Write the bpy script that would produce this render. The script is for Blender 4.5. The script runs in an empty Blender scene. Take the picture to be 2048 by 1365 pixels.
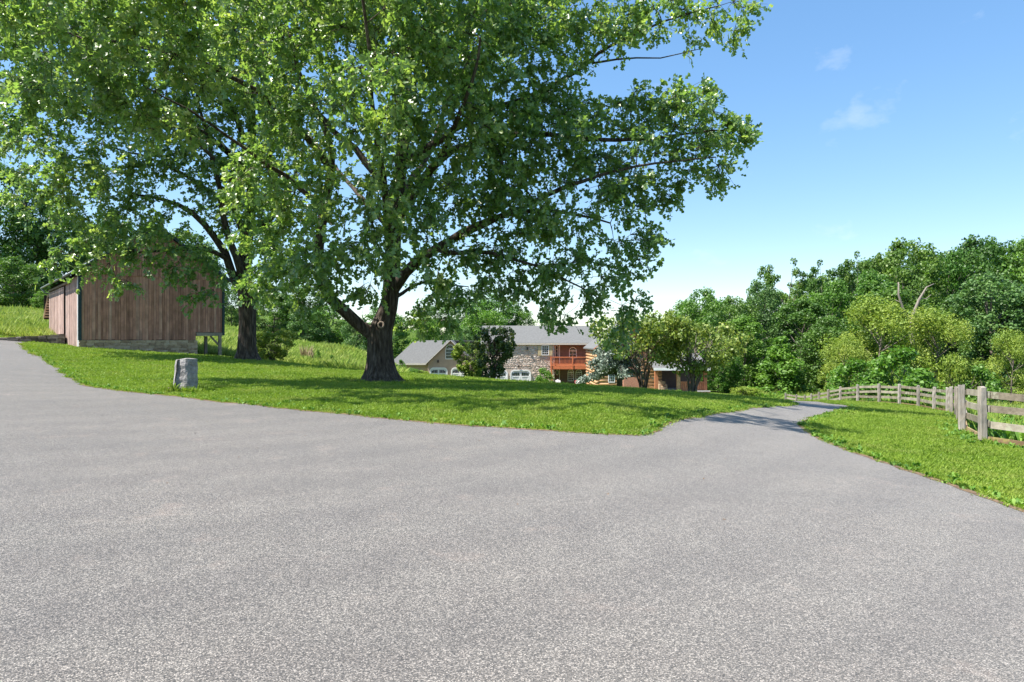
import bpy, math, random
import numpy as np
from mathutils import Vector, Matrix
from mathutils.geometry import delaunay_2d_cdt

random.seed(7)
RNG = np.random.default_rng(11)
scene = bpy.context.scene
COL = scene.collection
R = math.radians

# ------------------------------------------------------------------ camera
CAM_H = 1.65
F = 1365.0            # focal length in photo pixels (24 mm on a 36 mm sensor)
CX, CY = 1024.0, 682.5
cam_data = bpy.data.cameras.new('camera')
cam_data.lens = 24.0
cam_data.sensor_width = 36.0
cam_data.clip_end = 5000
cam = bpy.data.objects.new('camera', cam_data)
cam.location = (0, 0, CAM_H)
cam.rotation_euler = (R(90), 0, 0)
COL.objects.link(cam)
scene.camera = cam

# ------------------------------------------------------------------ light
SUN_EL = 58.0
SUN_AZ = (-0.95, -0.30)              # horizontal direction towards the sun
az = math.atan2(SUN_AZ[0], SUN_AZ[1])  # clockwise from +Y
world = bpy.data.worlds.new('World')
scene.world = world
world.use_nodes = True
wn, wl = world.node_tree.nodes, world.node_tree.links
bg = wn['Background']
sky = wn.new('ShaderNodeTexSky')
sky.sky_type = 'NISHITA'
sky.sun_disc = False
sky.sun_elevation = R(SUN_EL)
sky.sun_rotation = az
sky.altitude = 100
sky.air_density = 1.0
sky.dust_density = 0.2
sky.ozone_density = 3.0
# a few thin wisps of fair weather cloud spread over the whole sky
tc = wn.new('ShaderNodeTexCoord')
mp = wn.new('ShaderNodeMapping'); mp.inputs['Scale'].default_value = (1.0, 1.0, 1.7)
nz = wn.new('ShaderNodeTexNoise'); nz.inputs['Scale'].default_value = 11.0; nz.inputs['Detail'].default_value = 7; nz.inputs['Roughness'].default_value = 0.55
rp = wn.new('ShaderNodeValToRGB')
rp.color_ramp.elements[0].position = 0.62; rp.color_ramp.elements[0].color = (0, 0, 0, 1)
rp.color_ramp.elements[1].position = 0.80; rp.color_ramp.elements[1].color = (0.24, 0.24, 0.24, 1)
mx = wn.new('ShaderNodeMixRGB'); mx.inputs['Color2'].default_value = (3.2, 3.3, 3.5, 1)
wl.new(tc.outputs['Generated'], mp.inputs['Vector'])
wl.new(mp.outputs['Vector'], nz.inputs['Vector'])
wl.new(nz.outputs['Fac'], rp.inputs['Fac'])
wl.new(rp.outputs['Color'], mx.inputs['Fac'])
hsv = wn.new('ShaderNodeHueSaturation'); hsv.inputs['Hue'].default_value = 0.502; hsv.inputs['Saturation'].default_value = 1.42
gam = wn.new('ShaderNodeGamma'); gam.inputs['Gamma'].default_value = 0.66
wl.new(sky.outputs['Color'], gam.inputs['Color']); wl.new(gam.outputs['Color'], hsv.inputs['Color']); wl.new(hsv.outputs['Color'], mx.inputs['Color1'])
wl.new(mx.outputs['Color'], bg.inputs['Color'])
bg.inputs['Strength'].default_value = 0.15

sun_data = bpy.data.lights.new('sun', 'SUN')
sun_data.energy = 4.5
sun_data.angle = R(0.53)
sun_data.color = (1.0, 0.95, 0.87)
sun = bpy.data.objects.new('sun', sun_data)
sd = Vector((SUN_AZ[0], SUN_AZ[1], 0)).normalized() * math.cos(R(SUN_EL)) + Vector((0, 0, math.sin(R(SUN_EL))))
sun.rotation_euler = sd.to_track_quat('Z', 'Y').to_euler()
sun.location = (0, 0, 60)
COL.objects.link(sun)

scene.view_settings.view_transform = 'Standard'
scene.view_settings.look = 'None'
scene.view_settings.exposure = 1.38
scene.view_settings.gamma = 1.0
scene.view_settings.use_curve_mapping = False
scene.cycles.max_bounces = 8
scene.cycles.diffuse_bounces = 6
scene.cycles.glossy_bounces = 2
scene.cycles.transmission_bounces = 6
scene.cycles.transparent_max_bounces = 4
scene.cycles.caustics_reflective = False
scene.cycles.caustics_refractive = False

# ------------------------------------------------------------------ helpers
def link(o, parent=None):
    COL.objects.link(o)
    if parent is not None:
        o.parent = parent
    return o

def tag(o, label=None, cat=None, group=None, kind=None):
    if label: o['label'] = label
    if cat: o['category'] = cat
    if group: o['group'] = group
    if kind: o['kind'] = kind
    return o

def empty(name, loc=(0, 0, 0), rz=0.0, label=None, cat=None, group=None):
    o = bpy.data.objects.new(name, None)
    o.empty_display_size = 0.3
    o.location = loc
    o.rotation_euler = (0, 0, rz)
    link(o)
    return tag(o, label, cat, group)

def copy_tree(o, parent=None):
    c = o.copy()
    link(c, parent)
    for ch in list(o.children):
        copy_tree(ch, c)
    return c

def at(x, y, Y):
    """photo pixel and distance in front of the camera -> point"""
    return Vector(((x - CX) / F * Y, Y, CAM_H - (y - CY) / F * Y))

def np_mesh(name, V, T, mat=None, smooth=False, attr=None):
    """triangles/quads array -> mesh; attr = per face float 'rnd'"""
    V = np.asarray(V, dtype=np.float32); T = np.asarray(T, dtype=np.int32)
    k = T.shape[1]
    me = bpy.data.meshes.new(name)
    me.vertices.add(len(V)); me.vertices.foreach_set('co', V.ravel())
    me.loops.add(T.size); me.loops.foreach_set('vertex_index', T.ravel())
    me.polygons.add(len(T))
    me.polygons.foreach_set('loop_start', np.arange(0, T.size, k, dtype=np.int32))
    me.polygons.foreach_set('loop_total', np.full(len(T), k, dtype=np.int32))
    if smooth:
        me.polygons.foreach_set('use_smooth', np.ones(len(T), dtype=bool))
    me.update(calc_edges=True)
    me.validate()
    if attr is not None:
        a = me.attributes.new('rnd', 'FLOAT', 'FACE')
        a.data.foreach_set('value', np.asarray(attr, dtype=np.float32))
    if mat: me.materials.append(mat)
    return me

class MB:
    """collects simple solids and links them as one mesh object"""
    def __init__(s): s.v = []; s.f = []
    def add(s, vs, fs):
        o = len(s.v); s.v += [tuple(v) for v in vs]; s.f += [tuple(i + o for i in f) for f in fs]
        return s
    def box(s, x0, x1, y0, y1, z0, z1):
        return s.add([(x0,y0,z0),(x1,y0,z0),(x1,y1,z0),(x0,y1,z0),(x0,y0,z1),(x1,y0,z1),(x1,y1,z1),(x0,y1,z1)],
                     [(0,3,2,1),(4,5,6,7),(0,1,5,4),(1,2,6,5),(2,3,7,6),(3,0,4,7)])
    def bar(s, a, b, w, h, up=(0,0,1)):
        a = Vector(a); b = Vector(b); d = (b - a).normalized(); u = Vector(up)
        r = d.cross(u)
        if r.length < 1e-4: r = d.cross(Vector((1,0,0)))
        r.normalize(); u = r.cross(d)
        r = r * w / 2; u = u * h / 2
        vs = [a - r - u, a + r - u, a + r + u, a - r + u, b - r - u, b + r - u, b + r + u, b - r + u]
        return s.add(vs, [(0,1,2,3),(7,6,5,4),(0,4,5,1),(1,5,6,2),(2,6,7,3),(3,7,4,0)])
    def prism(s, poly, y0, y1):
        """polygon in x,z extruded along y"""
        n = len(poly)
        vs = [(x, y0, z) for x, z in poly] + [(x, y1, z) for x, z in poly]
        fs = [tuple(range(n)), tuple(range(2*n-1, n-1, -1))] + [(i, i + n, (i+1) % n + n, (i+1) % n) for i in range(n)]
        return s.add(vs, fs)
    def band(s, outer, inner, y0, y1):
        """open strip between two x,z polylines, extruded along y"""
        n = len(outer)
        for i in range(n - 1):
            q = [outer[i], outer[i+1], inner[i+1], inner[i]]
            s.prism(q, y0, y1)
        return s
    def tube(s, pts, rad, n=6, cap=True):
        V, Q = tube_np(pts, rad, n)
        o = len(s.v)
        s.v += [tuple(v) for v in V.tolist()]
        s.f += [tuple(int(i) + o for i in q) for q in Q]
        if cap:
            s.f.append(tuple(range(o, o + n))[::-1]); s.f.append(tuple(range(o + len(V) - n, o + len(V))))
        return s
    def build(s, name, mat, parent=None, loc=(0,0,0), smooth=False):
        me = bpy.data.meshes.new(name)
        me.from_pydata(s.v, [], s.f); me.update()
        if smooth:
            for p in me.polygons: p.use_smooth = True
        if mat: me.materials.append(mat)
        o = bpy.data.objects.new(name, me); o.location = loc
        return link(o, parent)

def tube_np(pts, rad, n=6):
    P = np.asarray([tuple(p) for p in pts], dtype=float); m = len(P)
    rad = np.asarray(rad, dtype=float)
    T = np.zeros_like(P); T[1:-1] = P[2:] - P[:-2]; T[0] = P[1] - P[0]; T[-1] = P[-1] - P[-2]
    T /= np.linalg.norm(T, axis=1)[:, None] + 1e-9
    ref = np.array([1.0, 0, 0]) if abs(T[0][0]) < 0.8 else np.array([0, 1.0, 0])
    V = np.zeros((m, n, 3)); ang = np.arange(n) * 2 * np.pi / n
    for i in range(m):
        a = ref - T[i] * np.dot(ref, T[i]); a /= np.linalg.norm(a) + 1e-9
        b = np.cross(T[i], a); ref = a
        V[i] = P[i] + rad[i] * (np.cos(ang)[:, None] * a + np.sin(ang)[:, None] * b)
    idx = np.arange(m * n).reshape(m, n)
    q = np.stack([idx[:-1], np.roll(idx, -1, 1)[:-1], np.roll(idx, -1, 1)[1:], idx[1:]], -1).reshape(-1, 4)
    return V.reshape(-1, 3), q

_boxcache = {}
def unit_box(mat):
    if mat.name not in _boxcache:
        me = bpy.data.meshes.new('box_' + mat.name)
        b = MB().box(-.5, .5, -.5, .5, -.5, .5)
        me.from_pydata(b.v, [], b.f); me.update(); me.materials.append(mat)
        _boxcache[mat.name] = me
    return _boxcache[mat.name]

def box(name, mat, parent, x0, x1, y0, y1, z0, z1, rot=None):
    o = bpy.data.objects.new(name, unit_box(mat))
    o.location = ((x0+x1)/2, (y0+y1)/2, (z0+z1)/2)
    o.scale = (abs(x1-x0), abs(y1-y0), abs(z1-z0))
    if rot: o.rotation_euler = rot
    return link(o, parent)

def catmull(pts, step=0.5):
    P = [np.array(p, float) for p in pts]
    P = [2*P[0]-P[1]] + P + [2*P[-1]-P[-2]]
    out = []
    for i in range(1, len(P) - 2):
        n = max(1, int(np.linalg.norm(P[i+1] - P[i]) / step))
        for k in range(n):
            t = k / n
            out.append(0.5*((2*P[i]) + (P[i+1]-P[i-1])*t + (2*P[i-1]-5*P[i]+4*P[i+1]-P[i+2])*t*t + (3*P[i]-P[i-1]-3*P[i+1]+P[i+2])*t**3))
    out.append(P[-2])
    return np.array(out)

# ------------------------------------------------------------------ materials
def new_mat(name):
    m = bpy.data.materials.new(name); m.use_nodes = True
    nt = m.node_tree; b = nt.nodes['Principled BSDF']
    return m, nt, b

def nd(nt, typ, **kw):
    n = nt.nodes.new(typ)
    for k, v in kw.items():
        if k in n.inputs: n.inputs[k].default_value = v
        else: setattr(n, k, v)
    return n

def ramp(nt, fac, stops):
    r = nt.nodes.new('ShaderNodeValToRGB')
    e = r.color_ramp.elements
    while len(e) < len(stops): e.new(0.5)
    for el, (p, c) in zip(e, stops):
        el.position = p; el.color = (*c, 1) if len(c) == 3 else c
    if fac is not None: nt.links.new(fac, r.inputs['Fac'])
    return r.outputs['Color']

def coords(nt, scale=(1,1,1), kind='world', rnd=False):
    if kind == 'world':
        src = nt.nodes.new('ShaderNodeNewGeometry').outputs['Position']
    else:
        src = nt.nodes.new('ShaderNodeTexCoord').outputs['Object']
    if rnd:
        oi = nt.nodes.new('ShaderNodeObjectInfo')
        ml = nd(nt, 'ShaderNodeMath', operation='MULTIPLY'); ml.inputs[1].default_value = 37.0
        nt.links.new(oi.outputs['Random'], ml.inputs[0])
        ad = nd(nt, 'ShaderNodeVectorMath', operation='ADD')
        nt.links.new(src, ad.inputs[0]); nt.links.new(ml.outputs[0], ad.inputs[1])
        src = ad.outputs[0]
    m = nt.nodes.new('ShaderNodeMapping'); m.inputs['Scale'].default_value = scale
    nt.links.new(src, m.inputs['Vector'])
    return m.outputs['Vector']

def noise(nt, vec, scale, detail=4, rough=0.55):
    n = nd(nt, 'ShaderNodeTexNoise', Scale=scale, Detail=detail, Roughness=rough)
    nt.links.new(vec, n.inputs['Vector'])
    return n.outputs['Fac']

def mixc(nt, fac, a, b, mode='MIX'):
    m = nd(nt, 'ShaderNodeMixRGB', blend_type=mode)
    for inp, v in ((m.inputs['Fac'], fac), (m.inputs['Color1'], a), (m.inputs['Color2'], b)):
        if isinstance(v, (int, float)): inp.default_value = v
        elif isinstance(v, tuple): inp.default_value = (*v, 1)
        else: nt.links.new(v, inp)
    return m.outputs['Color']

def bump(nt, b, h, strength=0.5, dist=0.02):
    n = nd(nt, 'ShaderNodeBump', Strength=strength, Distance=dist)
    nt.links.new(h, n.inputs['Height']); nt.links.new(n.outputs['Normal'], b.inputs['Normal'])

def plain(name, col, rough=0.6, var=0.25, scale=3.0, metallic=0.0, spec=0.3, stretch=(1,1,1), bumpy=0.15):
    m, nt, b = new_mat(name)
    v = coords(nt, stretch)
    n = noise(nt, v, scale, 5)
    c = ramp(nt, n, [(0.3, tuple(c*(1-var) for c in col)), (0.7, tuple(min(1, c*(1+var)) for c in col))])
    nt.links.new(c, b.inputs['Base Color'])
    b.inputs['Roughness'].default_value = rough; b.inputs['Metallic'].default_value = metallic
    b.inputs['Specular IOR Level'].default_value = spec
    if bumpy: bump(nt, b, noise(nt, v, scale*6, 3), bumpy, 0.02)
    return m

def leaf_mat(name, dark, mid, light, trans, rough=0.42, spec=0.5, clump=0.35, tmix=0.35, hue=0.0, where='object', dry=None):
    """leaves: per leaf tint, soft patches over the crown, sheen and light coming through"""
    m, nt, b = new_mat(name)
    a = nd(nt, 'ShaderNodeAttribute', attribute_name='rnd')
    v = coords(nt, (1,1,1), where)
    n = noise(nt, v, clump, 3)
    s = nd(nt, 'ShaderNodeMath', operation='MULTIPLY_ADD'); s.inputs[1].default_value = 0.55
    nt.links.new(a.outputs['Fac'], s.inputs[0])
    s2 = nd(nt, 'ShaderNodeMath', operation='MULTIPLY_ADD'); s2.inputs[1].default_value = 1.1; s2.inputs[2].default_value = -0.33
    nt.links.new(n, s2.inputs[0]); nt.links.new(s2.outputs[0], s.inputs[2])
    c = ramp(nt, s.outputs[0], [(0.08, dark), (0.5, mid), (0.95, light)])
    if dry:
        dn = ramp(nt, noise(nt, v, dry[1], 5, 0.65), [(0.50, (0,0,0)), (0.72, (0.75,0.75,0.75))])
        c = mixc(nt, dn, c, dry[0])
    if hue:
        oi = nt.nodes.new('ShaderNodeObjectInfo')
        hs = nt.nodes.new('ShaderNodeHueSaturation')
        mr = nd(nt, 'ShaderNodeMapRange'); mr.inputs['To Min'].default_value = 0.5-hue*0.4; mr.inputs['To Max'].default_value = 0.5+hue
        nt.links.new(oi.outputs['Random'], mr.inputs['Value']); nt.links.new(mr.outputs[0], hs.inputs['Hue'])
        mr2 = nd(nt, 'ShaderNodeMapRange'); mr2.inputs['To Min'].default_value = 1.15; mr2.inputs['To Max'].default_value = 0.75
        nt.links.new(oi.outputs['Random'], mr2.inputs['Value']); nt.links.new(mr2.outputs[0], hs.inputs['Value'])
        nt.links.new(c, hs.inputs['Color']); c = hs.outputs['Color']
    nt.links.new(c, b.inputs['Base Color'])
    b.inputs['Roughness'].default_value = rough
    b.inputs['Specular IOR Level'].default_value = spec
    t = nt.nodes.new('ShaderNodeBsdfTranslucent')
    tc_ = mixc(nt, 1.0, c, trans, 'MULTIPLY')
    nt.links.new(tc_, t.inputs['Color'])
    mixs = nd(nt, 'ShaderNodeMixShader'); mixs.inputs['Fac'].default_value = tmix
    nt.links.new(b.outputs[0], mixs.inputs[1]); nt.links.new(t.outputs[0], mixs.inputs[2])
    nt.links.new(mixs.outputs[0], nt.nodes['Material Output'].inputs['Surface'])
    return m

def wood_mat(name, stops, axis='z', rough=0.85, fine=18.0, along=0.7, bumpy=0.5, rndmix=0.6, lichen=None):
    m, nt, b = new_mat(name)
    sc = {'z': (fine, fine, along), 'x': (along, fine, fine), 'all': (fine*.4, fine*.4, fine*.4)}[axis]
    v = coords(nt, sc, rnd=True)
    n = noise(nt, v, 1.0, 6, 0.6)
    oi = nt.nodes.new('ShaderNodeObjectInfo')
    ma = nd(nt, 'ShaderNodeMath', operation='MULTIPLY_ADD'); ma.inputs[1].default_value = rndmix
    nt.links.new(oi.outputs['Random'], ma.inputs[0])
    mb = nd(nt, 'ShaderNodeMath', operation='MULTIPLY_ADD'); mb.inputs[1].default_value = 1.3 - rndmix; mb.inputs[2].default_value = -0.15
    nt.links.new(n, mb.inputs[0]); nt.links.new(mb.outputs[0], ma.inputs[2])
    c = ramp(nt, ma.outputs[0], stops)
    v2 = coords(nt, (1,1,1), rnd=True)
    blot = ramp(nt, noise(nt, v2, 1.6, 5), [(0.35, (0.72,0.72,0.72)), (0.65, (1.12,1.1,1.08))])
    c = mixc(nt, 1.0, c, blot, 'MULTIPLY')
    if lichen:
        c = mixc(nt, ramp(nt, noise(nt, v2, 4.5, 4), [(0.55, (0,0,0)), (0.68, (0.8,0.8,0.8))]), c, lichen)
    nt.links.new(c, b.inputs['Base Color'])
    b.inputs['Roughness'].default_value = rough; b.inputs['Specular IOR Level'].default_value = 0.2
    bump(nt, b, n, bumpy, 0.02)
    return m

M = {}
# asphalt / chip seal drive
m, nt, b = new_mat('drive_chips')
v = coords(nt)
vo = nd(nt, 'ShaderNodeTexVoronoi', Scale=140.0); nt.links.new(v, vo.inputs['Vector'])
sep = nt.nodes.new('ShaderNodeSeparateColor'); nt.links.new(vo.outputs['Color'], sep.inputs['Color'])
chips = ramp(nt, sep.outputs[0], [(0.0, (0.033,0.0295,0.025)), (0.35, (0.103,0.093,0.080)), (0.7, (0.184,0.167,0.146)), (1.0, (0.43,0.395,0.35))])
edge = ramp(nt, vo.outputs['Distance'], [(0.35, (1,1,1)), (0.75, (0.42,0.41,0.40))])
c = mixc(nt, 0.8, chips, edge, 'MULTIPLY')
fine = ramp(nt, noise(nt, v, 230, 2), [(0.35, (0.7,0.7,0.7)), (0.7, (1.25,1.25,1.25))])
c = mixc(nt, 0.6, c, fine, 'MULTIPLY')
big = ramp(nt, noise(nt, v, 0.35, 5, 0.6), [(0.3, (0.92,0.91,0.91)), (0.5, (1.0,0.99,0.98)), (0.7, (1.08,1.06,1.04))])
c = mixc(nt, 1.0, c, big, 'MULTIPLY')
mid = ramp(nt, noise(nt, v, 2.6, 5, 0.65), [(0.35, (0.93,0.91,0.91)), (0.65, (1.05,1.05,1.05))])
c = mixc(nt, 1.0, c, mid, 'MULTIPLY')
rust = ramp(nt, noise(nt, v, 1.3, 6, 0.7), [(0.58, (0,0,0)), (0.78, (0.30,0.30,0.30))])
c = mixc(nt, rust, c, (0.34, 0.24, 0.19))
tracks = ramp(nt, noise(nt, coords(nt, (0.12, 1.0, 1.0)), 0.55, 4, 0.5), [(0.35, (0.95,0.95,0.95)), (0.62, (1.06,1.055,1.05))])
c = mixc(nt, 1.0, c, tracks, 'MULTIPLY')
spots = ramp(nt, noise(nt, v, 7.0, 3, 0.6), [(0.70, (1,1,1)), (0.80, (0.62,0.60,0.58))])
c = mixc(nt, 0.8, c, spots, 'MULTIPLY')
wv = nd(nt, 'ShaderNodeTexWave', wave_type='RINGS', rings_direction='Z'); wv.inputs['Scale'].default_value = 0.22; wv.inputs['Distortion'].default_value = 2.2; wv.inputs['Detail'].default_value = 3; wv.inputs['Detail Scale'].default_value = 0.35
mpw = nt.nodes.new('ShaderNodeMapping'); mpw.inputs['Location'].default_value = (16, -26, 0)
nt.links.new(v, mpw.inputs['Vector']); nt.links.new(mpw.outputs['Vector'], wv.inputs['Vector'])
c = mixc(nt, 1.0, c, ramp(nt, wv.outputs['Fac'], [(0.15, (0.935,0.93,0.93)), (0.7, (1.03,1.03,1.025))]), 'MULTIPLY')
b.inputs['Sheen Weight'].default_value = 0.24; b.inputs['Sheen Roughness'].default_value = 0.5
nt.links.new(c, b.inputs['Base Color'])
b.inputs['Roughness'].default_value = 0.8; b.inputs['Specular IOR Level'].default_value = 0.25
inv = nd(nt, 'ShaderNodeMath', operation='SUBTRACT'); inv.inputs[0].default_value = 1.0
nt.links.new(vo.outputs['Distance'], inv.inputs[1])
bump(nt, b, inv.outputs[0], 0.9, 0.006)
M['drive'] = m
# soil below the turf
m, nt, b = new_mat('turf_soil')
v = coords(nt)
c = ramp(nt, noise(nt, v, 0.5, 6, 0.6), [(0.3, (0.055,0.10,0.016)), (0.55, (0.085,0.145,0.022)), (0.75, (0.12,0.165,0.03))])
c2 = ramp(nt, noise(nt, v, 14, 4), [(0.3, (0.6,0.6,0.6)), (0.7, (1.3,1.25,1.2))])
c = mixc(nt, 1.0, c, c2, 'MULTIPLY')
nt.links.new(c, b.inputs['Base Color']); b.inputs['Roughness'].default_value = 0.95; b.inputs['Specular IOR Level'].default_value = 0.1
bump(nt, b, noise(nt, v, 25, 4), 0.8, 0.05)
M['turf'] = m
M['soil'] = plain('bare_soil', (0.15, 0.10, 0.06), 0.95, 0.45, 9, bumpy=0.6)
M['grass'] = leaf_mat('grass_blades', (0.11,0.19,0.018), (0.185,0.285,0.030), (0.27,0.345,0.06), (1.5,1.55,0.7), 0.5, 0.25, 0.5, 0.35, where='world', dry=((0.27,0.30,0.075), 0.9))
M['meadow'] = leaf_mat('meadow_grass', (0.15,0.25,0.035), (0.25,0.36,0.06), (0.40,0.43,0.14), (1.3,1.3,0.8), 0.6, 0.2, 0.22, 0.35, where='world', dry=((0.38,0.38,0.13), 0.12))
M['weed'] = leaf_mat('weed_leaves', (0.05,0.12,0.018), (0.10,0.21,0.028), (0.20,0.32,0.05), (1.5,1.7,0.7), 0.55, 0.25, 0.5, 0.3, where='world')
M['straw'] = leaf_mat('dry_grass', (0.25,0.2,0.1), (0.4,0.33,0.2), (0.55,0.48,0.33), (1,1,.8), 0.7, 0.2, 0.5, 0.3)
M['oak_leaf'] = leaf_mat('oak_leaves', (0.095,0.175,0.052), (0.17,0.285,0.075), (0.33,0.41,0.125), (1.5,1.5,0.8), 0.36, 1.0, 0.28, 0.50)
M['leaf_dark'] = leaf_mat('leaves_deep_green', (0.045,0.095,0.018), (0.092,0.17,0.030), (0.16,0.245,0.048), (1.6,1.9,0.8), 0.5, 0.4, 0.30, 0.25, hue=0.02)
M['leaf_mid'] = leaf_mat('leaves_mid_green', (0.050,0.115,0.018), (0.100,0.195,0.030), (0.175,0.28,0.05), (1.6,1.9,0.8), 0.5, 0.4, 0.30, 0.28, hue=0.02)
M['leaf_bright'] = leaf_mat('leaves_bright_green', (0.055,0.135,0.02), (0.11,0.22,0.03), (0.19,0.30,0.05), (1.6,1.8,0.8), 0.5, 0.35, 0.5, 0.3)
M['leaf_yellow'] = leaf_mat('leaves_yellow_green', (0.11,0.185,0.025), (0.205,0.285,0.042), (0.34,0.38,0.08), (1.5,1.5,0.8), 0.55, 0.3, 0.35, 0.3)
M['leaf_olive'] = leaf_mat('leaves_olive', (0.085,0.15,0.025), (0.165,0.235,0.042), (0.30,0.33,0.08), (1.5,1.5,0.7), 0.5, 0.35, 0.5, 0.3)
M['leaf_plum'] = leaf_mat('leaves_dark_bronze', (0.034,0.062,0.018), (0.07,0.12,0.03), (0.17,0.19,0.06), (1.4,1.4,0.7), 0.45, 0.4, 0.8, 0.2)
M['leaf_blue'] = leaf_mat('needles_blue_grey', (0.10,0.14,0.11), (0.20,0.25,0.20), (0.33,0.37,0.30), (1,1,1), 0.7, 0.2, 1.0, 0.12)
M['leaf_bluegreen'] = leaf_mat('leaves_blue_green', (0.05,0.112,0.03), (0.10,0.19,0.052), (0.175,0.27,0.08), (1.4,1.6,1), 0.5, 0.4, 0.3, 0.25)
# bark
m, nt, b = new_mat('oak_bark')
v = coords(nt, (7, 7, 1.1))
n = noise(nt, v, 1.6, 8, 0.65)
c = ramp(nt, n, [(0.32, (0.022,0.016,0.012)), (0.5, (0.075,0.058,0.046)), (0.74, (0.19,0.16,0.135))])
nt.links.new(c, b.inputs['Base Color']); b.inputs['Roughness'].default_value = 0.9; b.inputs['Specular IOR Level'].default_value = 0.2
bump(nt, b, n, 1.0, 0.08)
M['bark'] = m
M['bark_grey'] = plain('bark_grey', (0.15,0.125,0.105), 0.9, 0.4, 5, stretch=(3,3,.6), bumpy=0.6)
M['bark_pale'] = plain('dead_wood_pale', (0.21,0.18,0.15), 0.85, 0.25, 4, stretch=(3,3,.6), bumpy=0.4)
M['bark_hole'] = plain('bark_hollow', (0.02,0.016,0.013), 1.0, 0.3, 6)
M['bark_ring'] = plain('bark_callus', (0.27,0.21,0.165), 0.9, 0.3, 12)
# barn
M['board'] = wood_mat('barn_board_weathered', [(0.10,(0.22,0.10,0.075)),(0.32,(0.37,0.19,0.145)),(0.55,(0.53,0.27,0.21)),(0.75,(0.55,0.33,0.265)),(0.95,(0.58,0.43,0.365))], 'z', fine=16, along=0.5, rndmix=0.42)
M['board_pink'] = wood_mat('barn_board_faded_red', [(0.1,(0.25,0.17,0.145)),(0.5,(0.38,0.265,0.23)),(0.95,(0.50,0.39,0.34))], 'z', fine=14, along=0.5)
M['barn_dark'] = plain('barn_inside_dark', (0.03,0.025,0.022), 0.95, 0.3, 5)
M['teal'] = plain('dark_teal_trim', (0.030,0.055,0.065), 0.6, 0.25, 8)
M['greywood'] = wood_mat('grey_timber', [(0.1,(0.14,0.11,0.09)),(0.5,(0.27,0.225,0.185)),(0.95,(0.42,0.37,0.32))], 'all', fine=10)
M['tin'] = plain('barn_roof_metal', (0.22,0.24,0.24), 0.45, 0.2, 2, metallic=0.6, stretch=(6,1,1))
M['slat'] = wood_mat('crib_slat_wood', [(0.1,(0.35,0.25,0.15)),(0.5,(0.55,0.42,0.27)),(0.95,(0.68,0.55,0.4))], 'all', fine=10)
def stone_mat(name, stops, sc=6.0):
    m, nt, b = new_mat(name)
    v = coords(nt, rnd=False)
    oi = nt.nodes.new('ShaderNodeObjectInfo')
    a = nd(nt, 'ShaderNodeAttribute', attribute_name='rnd')
    sm = nd(nt, 'ShaderNodeMath', operation='ADD'); nt.links.new(oi.outputs['Random'], sm.inputs[0]); nt.links.new(a.outputs['Fac'], sm.inputs[1])
    fr = nd(nt, 'ShaderNodeMath', operation='FRACT'); nt.links.new(sm.outputs[0], fr.inputs[0])
    n = noise(nt, v, sc, 6, 0.6)
    ma = nd(nt, 'ShaderNodeMath', operation='MULTIPLY_ADD'); ma.inputs[1].default_value = 0.7
    nt.links.new(fr.outputs[0], ma.inputs[0])
    mb = nd(nt, 'ShaderNodeMath', operation='MULTIPLY_ADD'); mb.inputs[1].default_value = 0.9; mb.inputs[2].default_value = -0.3
    nt.links.new(n, mb.inputs[0]); nt.links.new(mb.outputs[0], ma.inputs[2])
    c = ramp(nt, ma.outputs[0], stops)
    nt.links.new(c, b.inputs['Base Color']); b.inputs['Roughness'].default_value = 0.9; b.inputs['Specular IOR Level'].default_value = 0.2
    bump(nt, b, noise(nt, v, sc*3, 5), 0.6, 0.04)
    return m
M['fstone'] = stone_mat('foundation_stone', [(0.05,(0.26,0.175,0.115)),(0.4,(0.46,0.33,0.23)),(0.7,(0.56,0.42,0.30)),(0.98,(0.62,0.49,0.37))])
M['rstone'] = stone_mat('ramp_stone', [(0.05,(0.07,0.06,0.055)),(0.5,(0.20,0.175,0.155)),(0.98,(0.42,0.38,0.34))])
M['hstone'] = stone_mat('house_stone', [(0.02,(0.38,0.285,0.225)),(0.3,(0.46,0.355,0.285)),(0.55,(0.52,0.425,0.355)),(0.8,(0.56,0.49,0.43)),(1.0,(0.48,0.44,0.41))], 3)
M['mortar'] = plain('mortar', (0.46,0.38,0.31), 0.95, 0.25, 6)
M['marker'] = None
m, nt, b = new_mat('marker_stone')
v = coords(nt)
n = noise(nt, v, 5, 7, 0.62)
c = ramp(nt, n, [(0.3,(0.13,0.12,0.115)),(0.5,(0.24,0.225,0.22)),(0.75,(0.42,0.40,0.385))])
c = mixc(nt, ramp(nt, noise(nt, coords(nt,(9,9,2)), 1.0, 5), [(0.6,(0,0,0)),(0.75,(0.5,0.5,0.5))]), c, (0.52,0.5,0.47))
nt.links.new(c, b.inputs['Base Color']); b.inputs['Roughness'].default_value = 0.85
bump(nt, b, noise(nt, v, 14, 6, 0.65), 0.9, 0.05)
M['marker'] = m
# fence
M['fence'] = wood_mat('fence_wood', [(0.08,(0.12,0.10,0.075)),(0.4,(0.22,0.19,0.145)),(0.7,(0.30,0.27,0.215)),(0.98,(0.38,0.35,0.29))], 'all', fine=22, bumpy=0.6, rndmix=0.5, lichen=(0.36,0.36,0.27))
M['fence_post'] = wood_mat('fence_post_wood', [(0.08,(0.15,0.13,0.11)),(0.4,(0.27,0.24,0.205)),(0.7,(0.37,0.34,0.30)),(0.98,(0.45,0.42,0.38))], 'z', fine=26, along=2.0, bumpy=0.7, rndmix=0.35)
M['fence_low'] = wood_mat('fence_board_stained', [(0.08,(0.10,0.065,0.04)),(0.5,(0.24,0.16,0.09)),(0.95,(0.38,0.29,0.16))], 'all', fine=22, lichen=(0.30,0.28,0.08))
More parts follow.
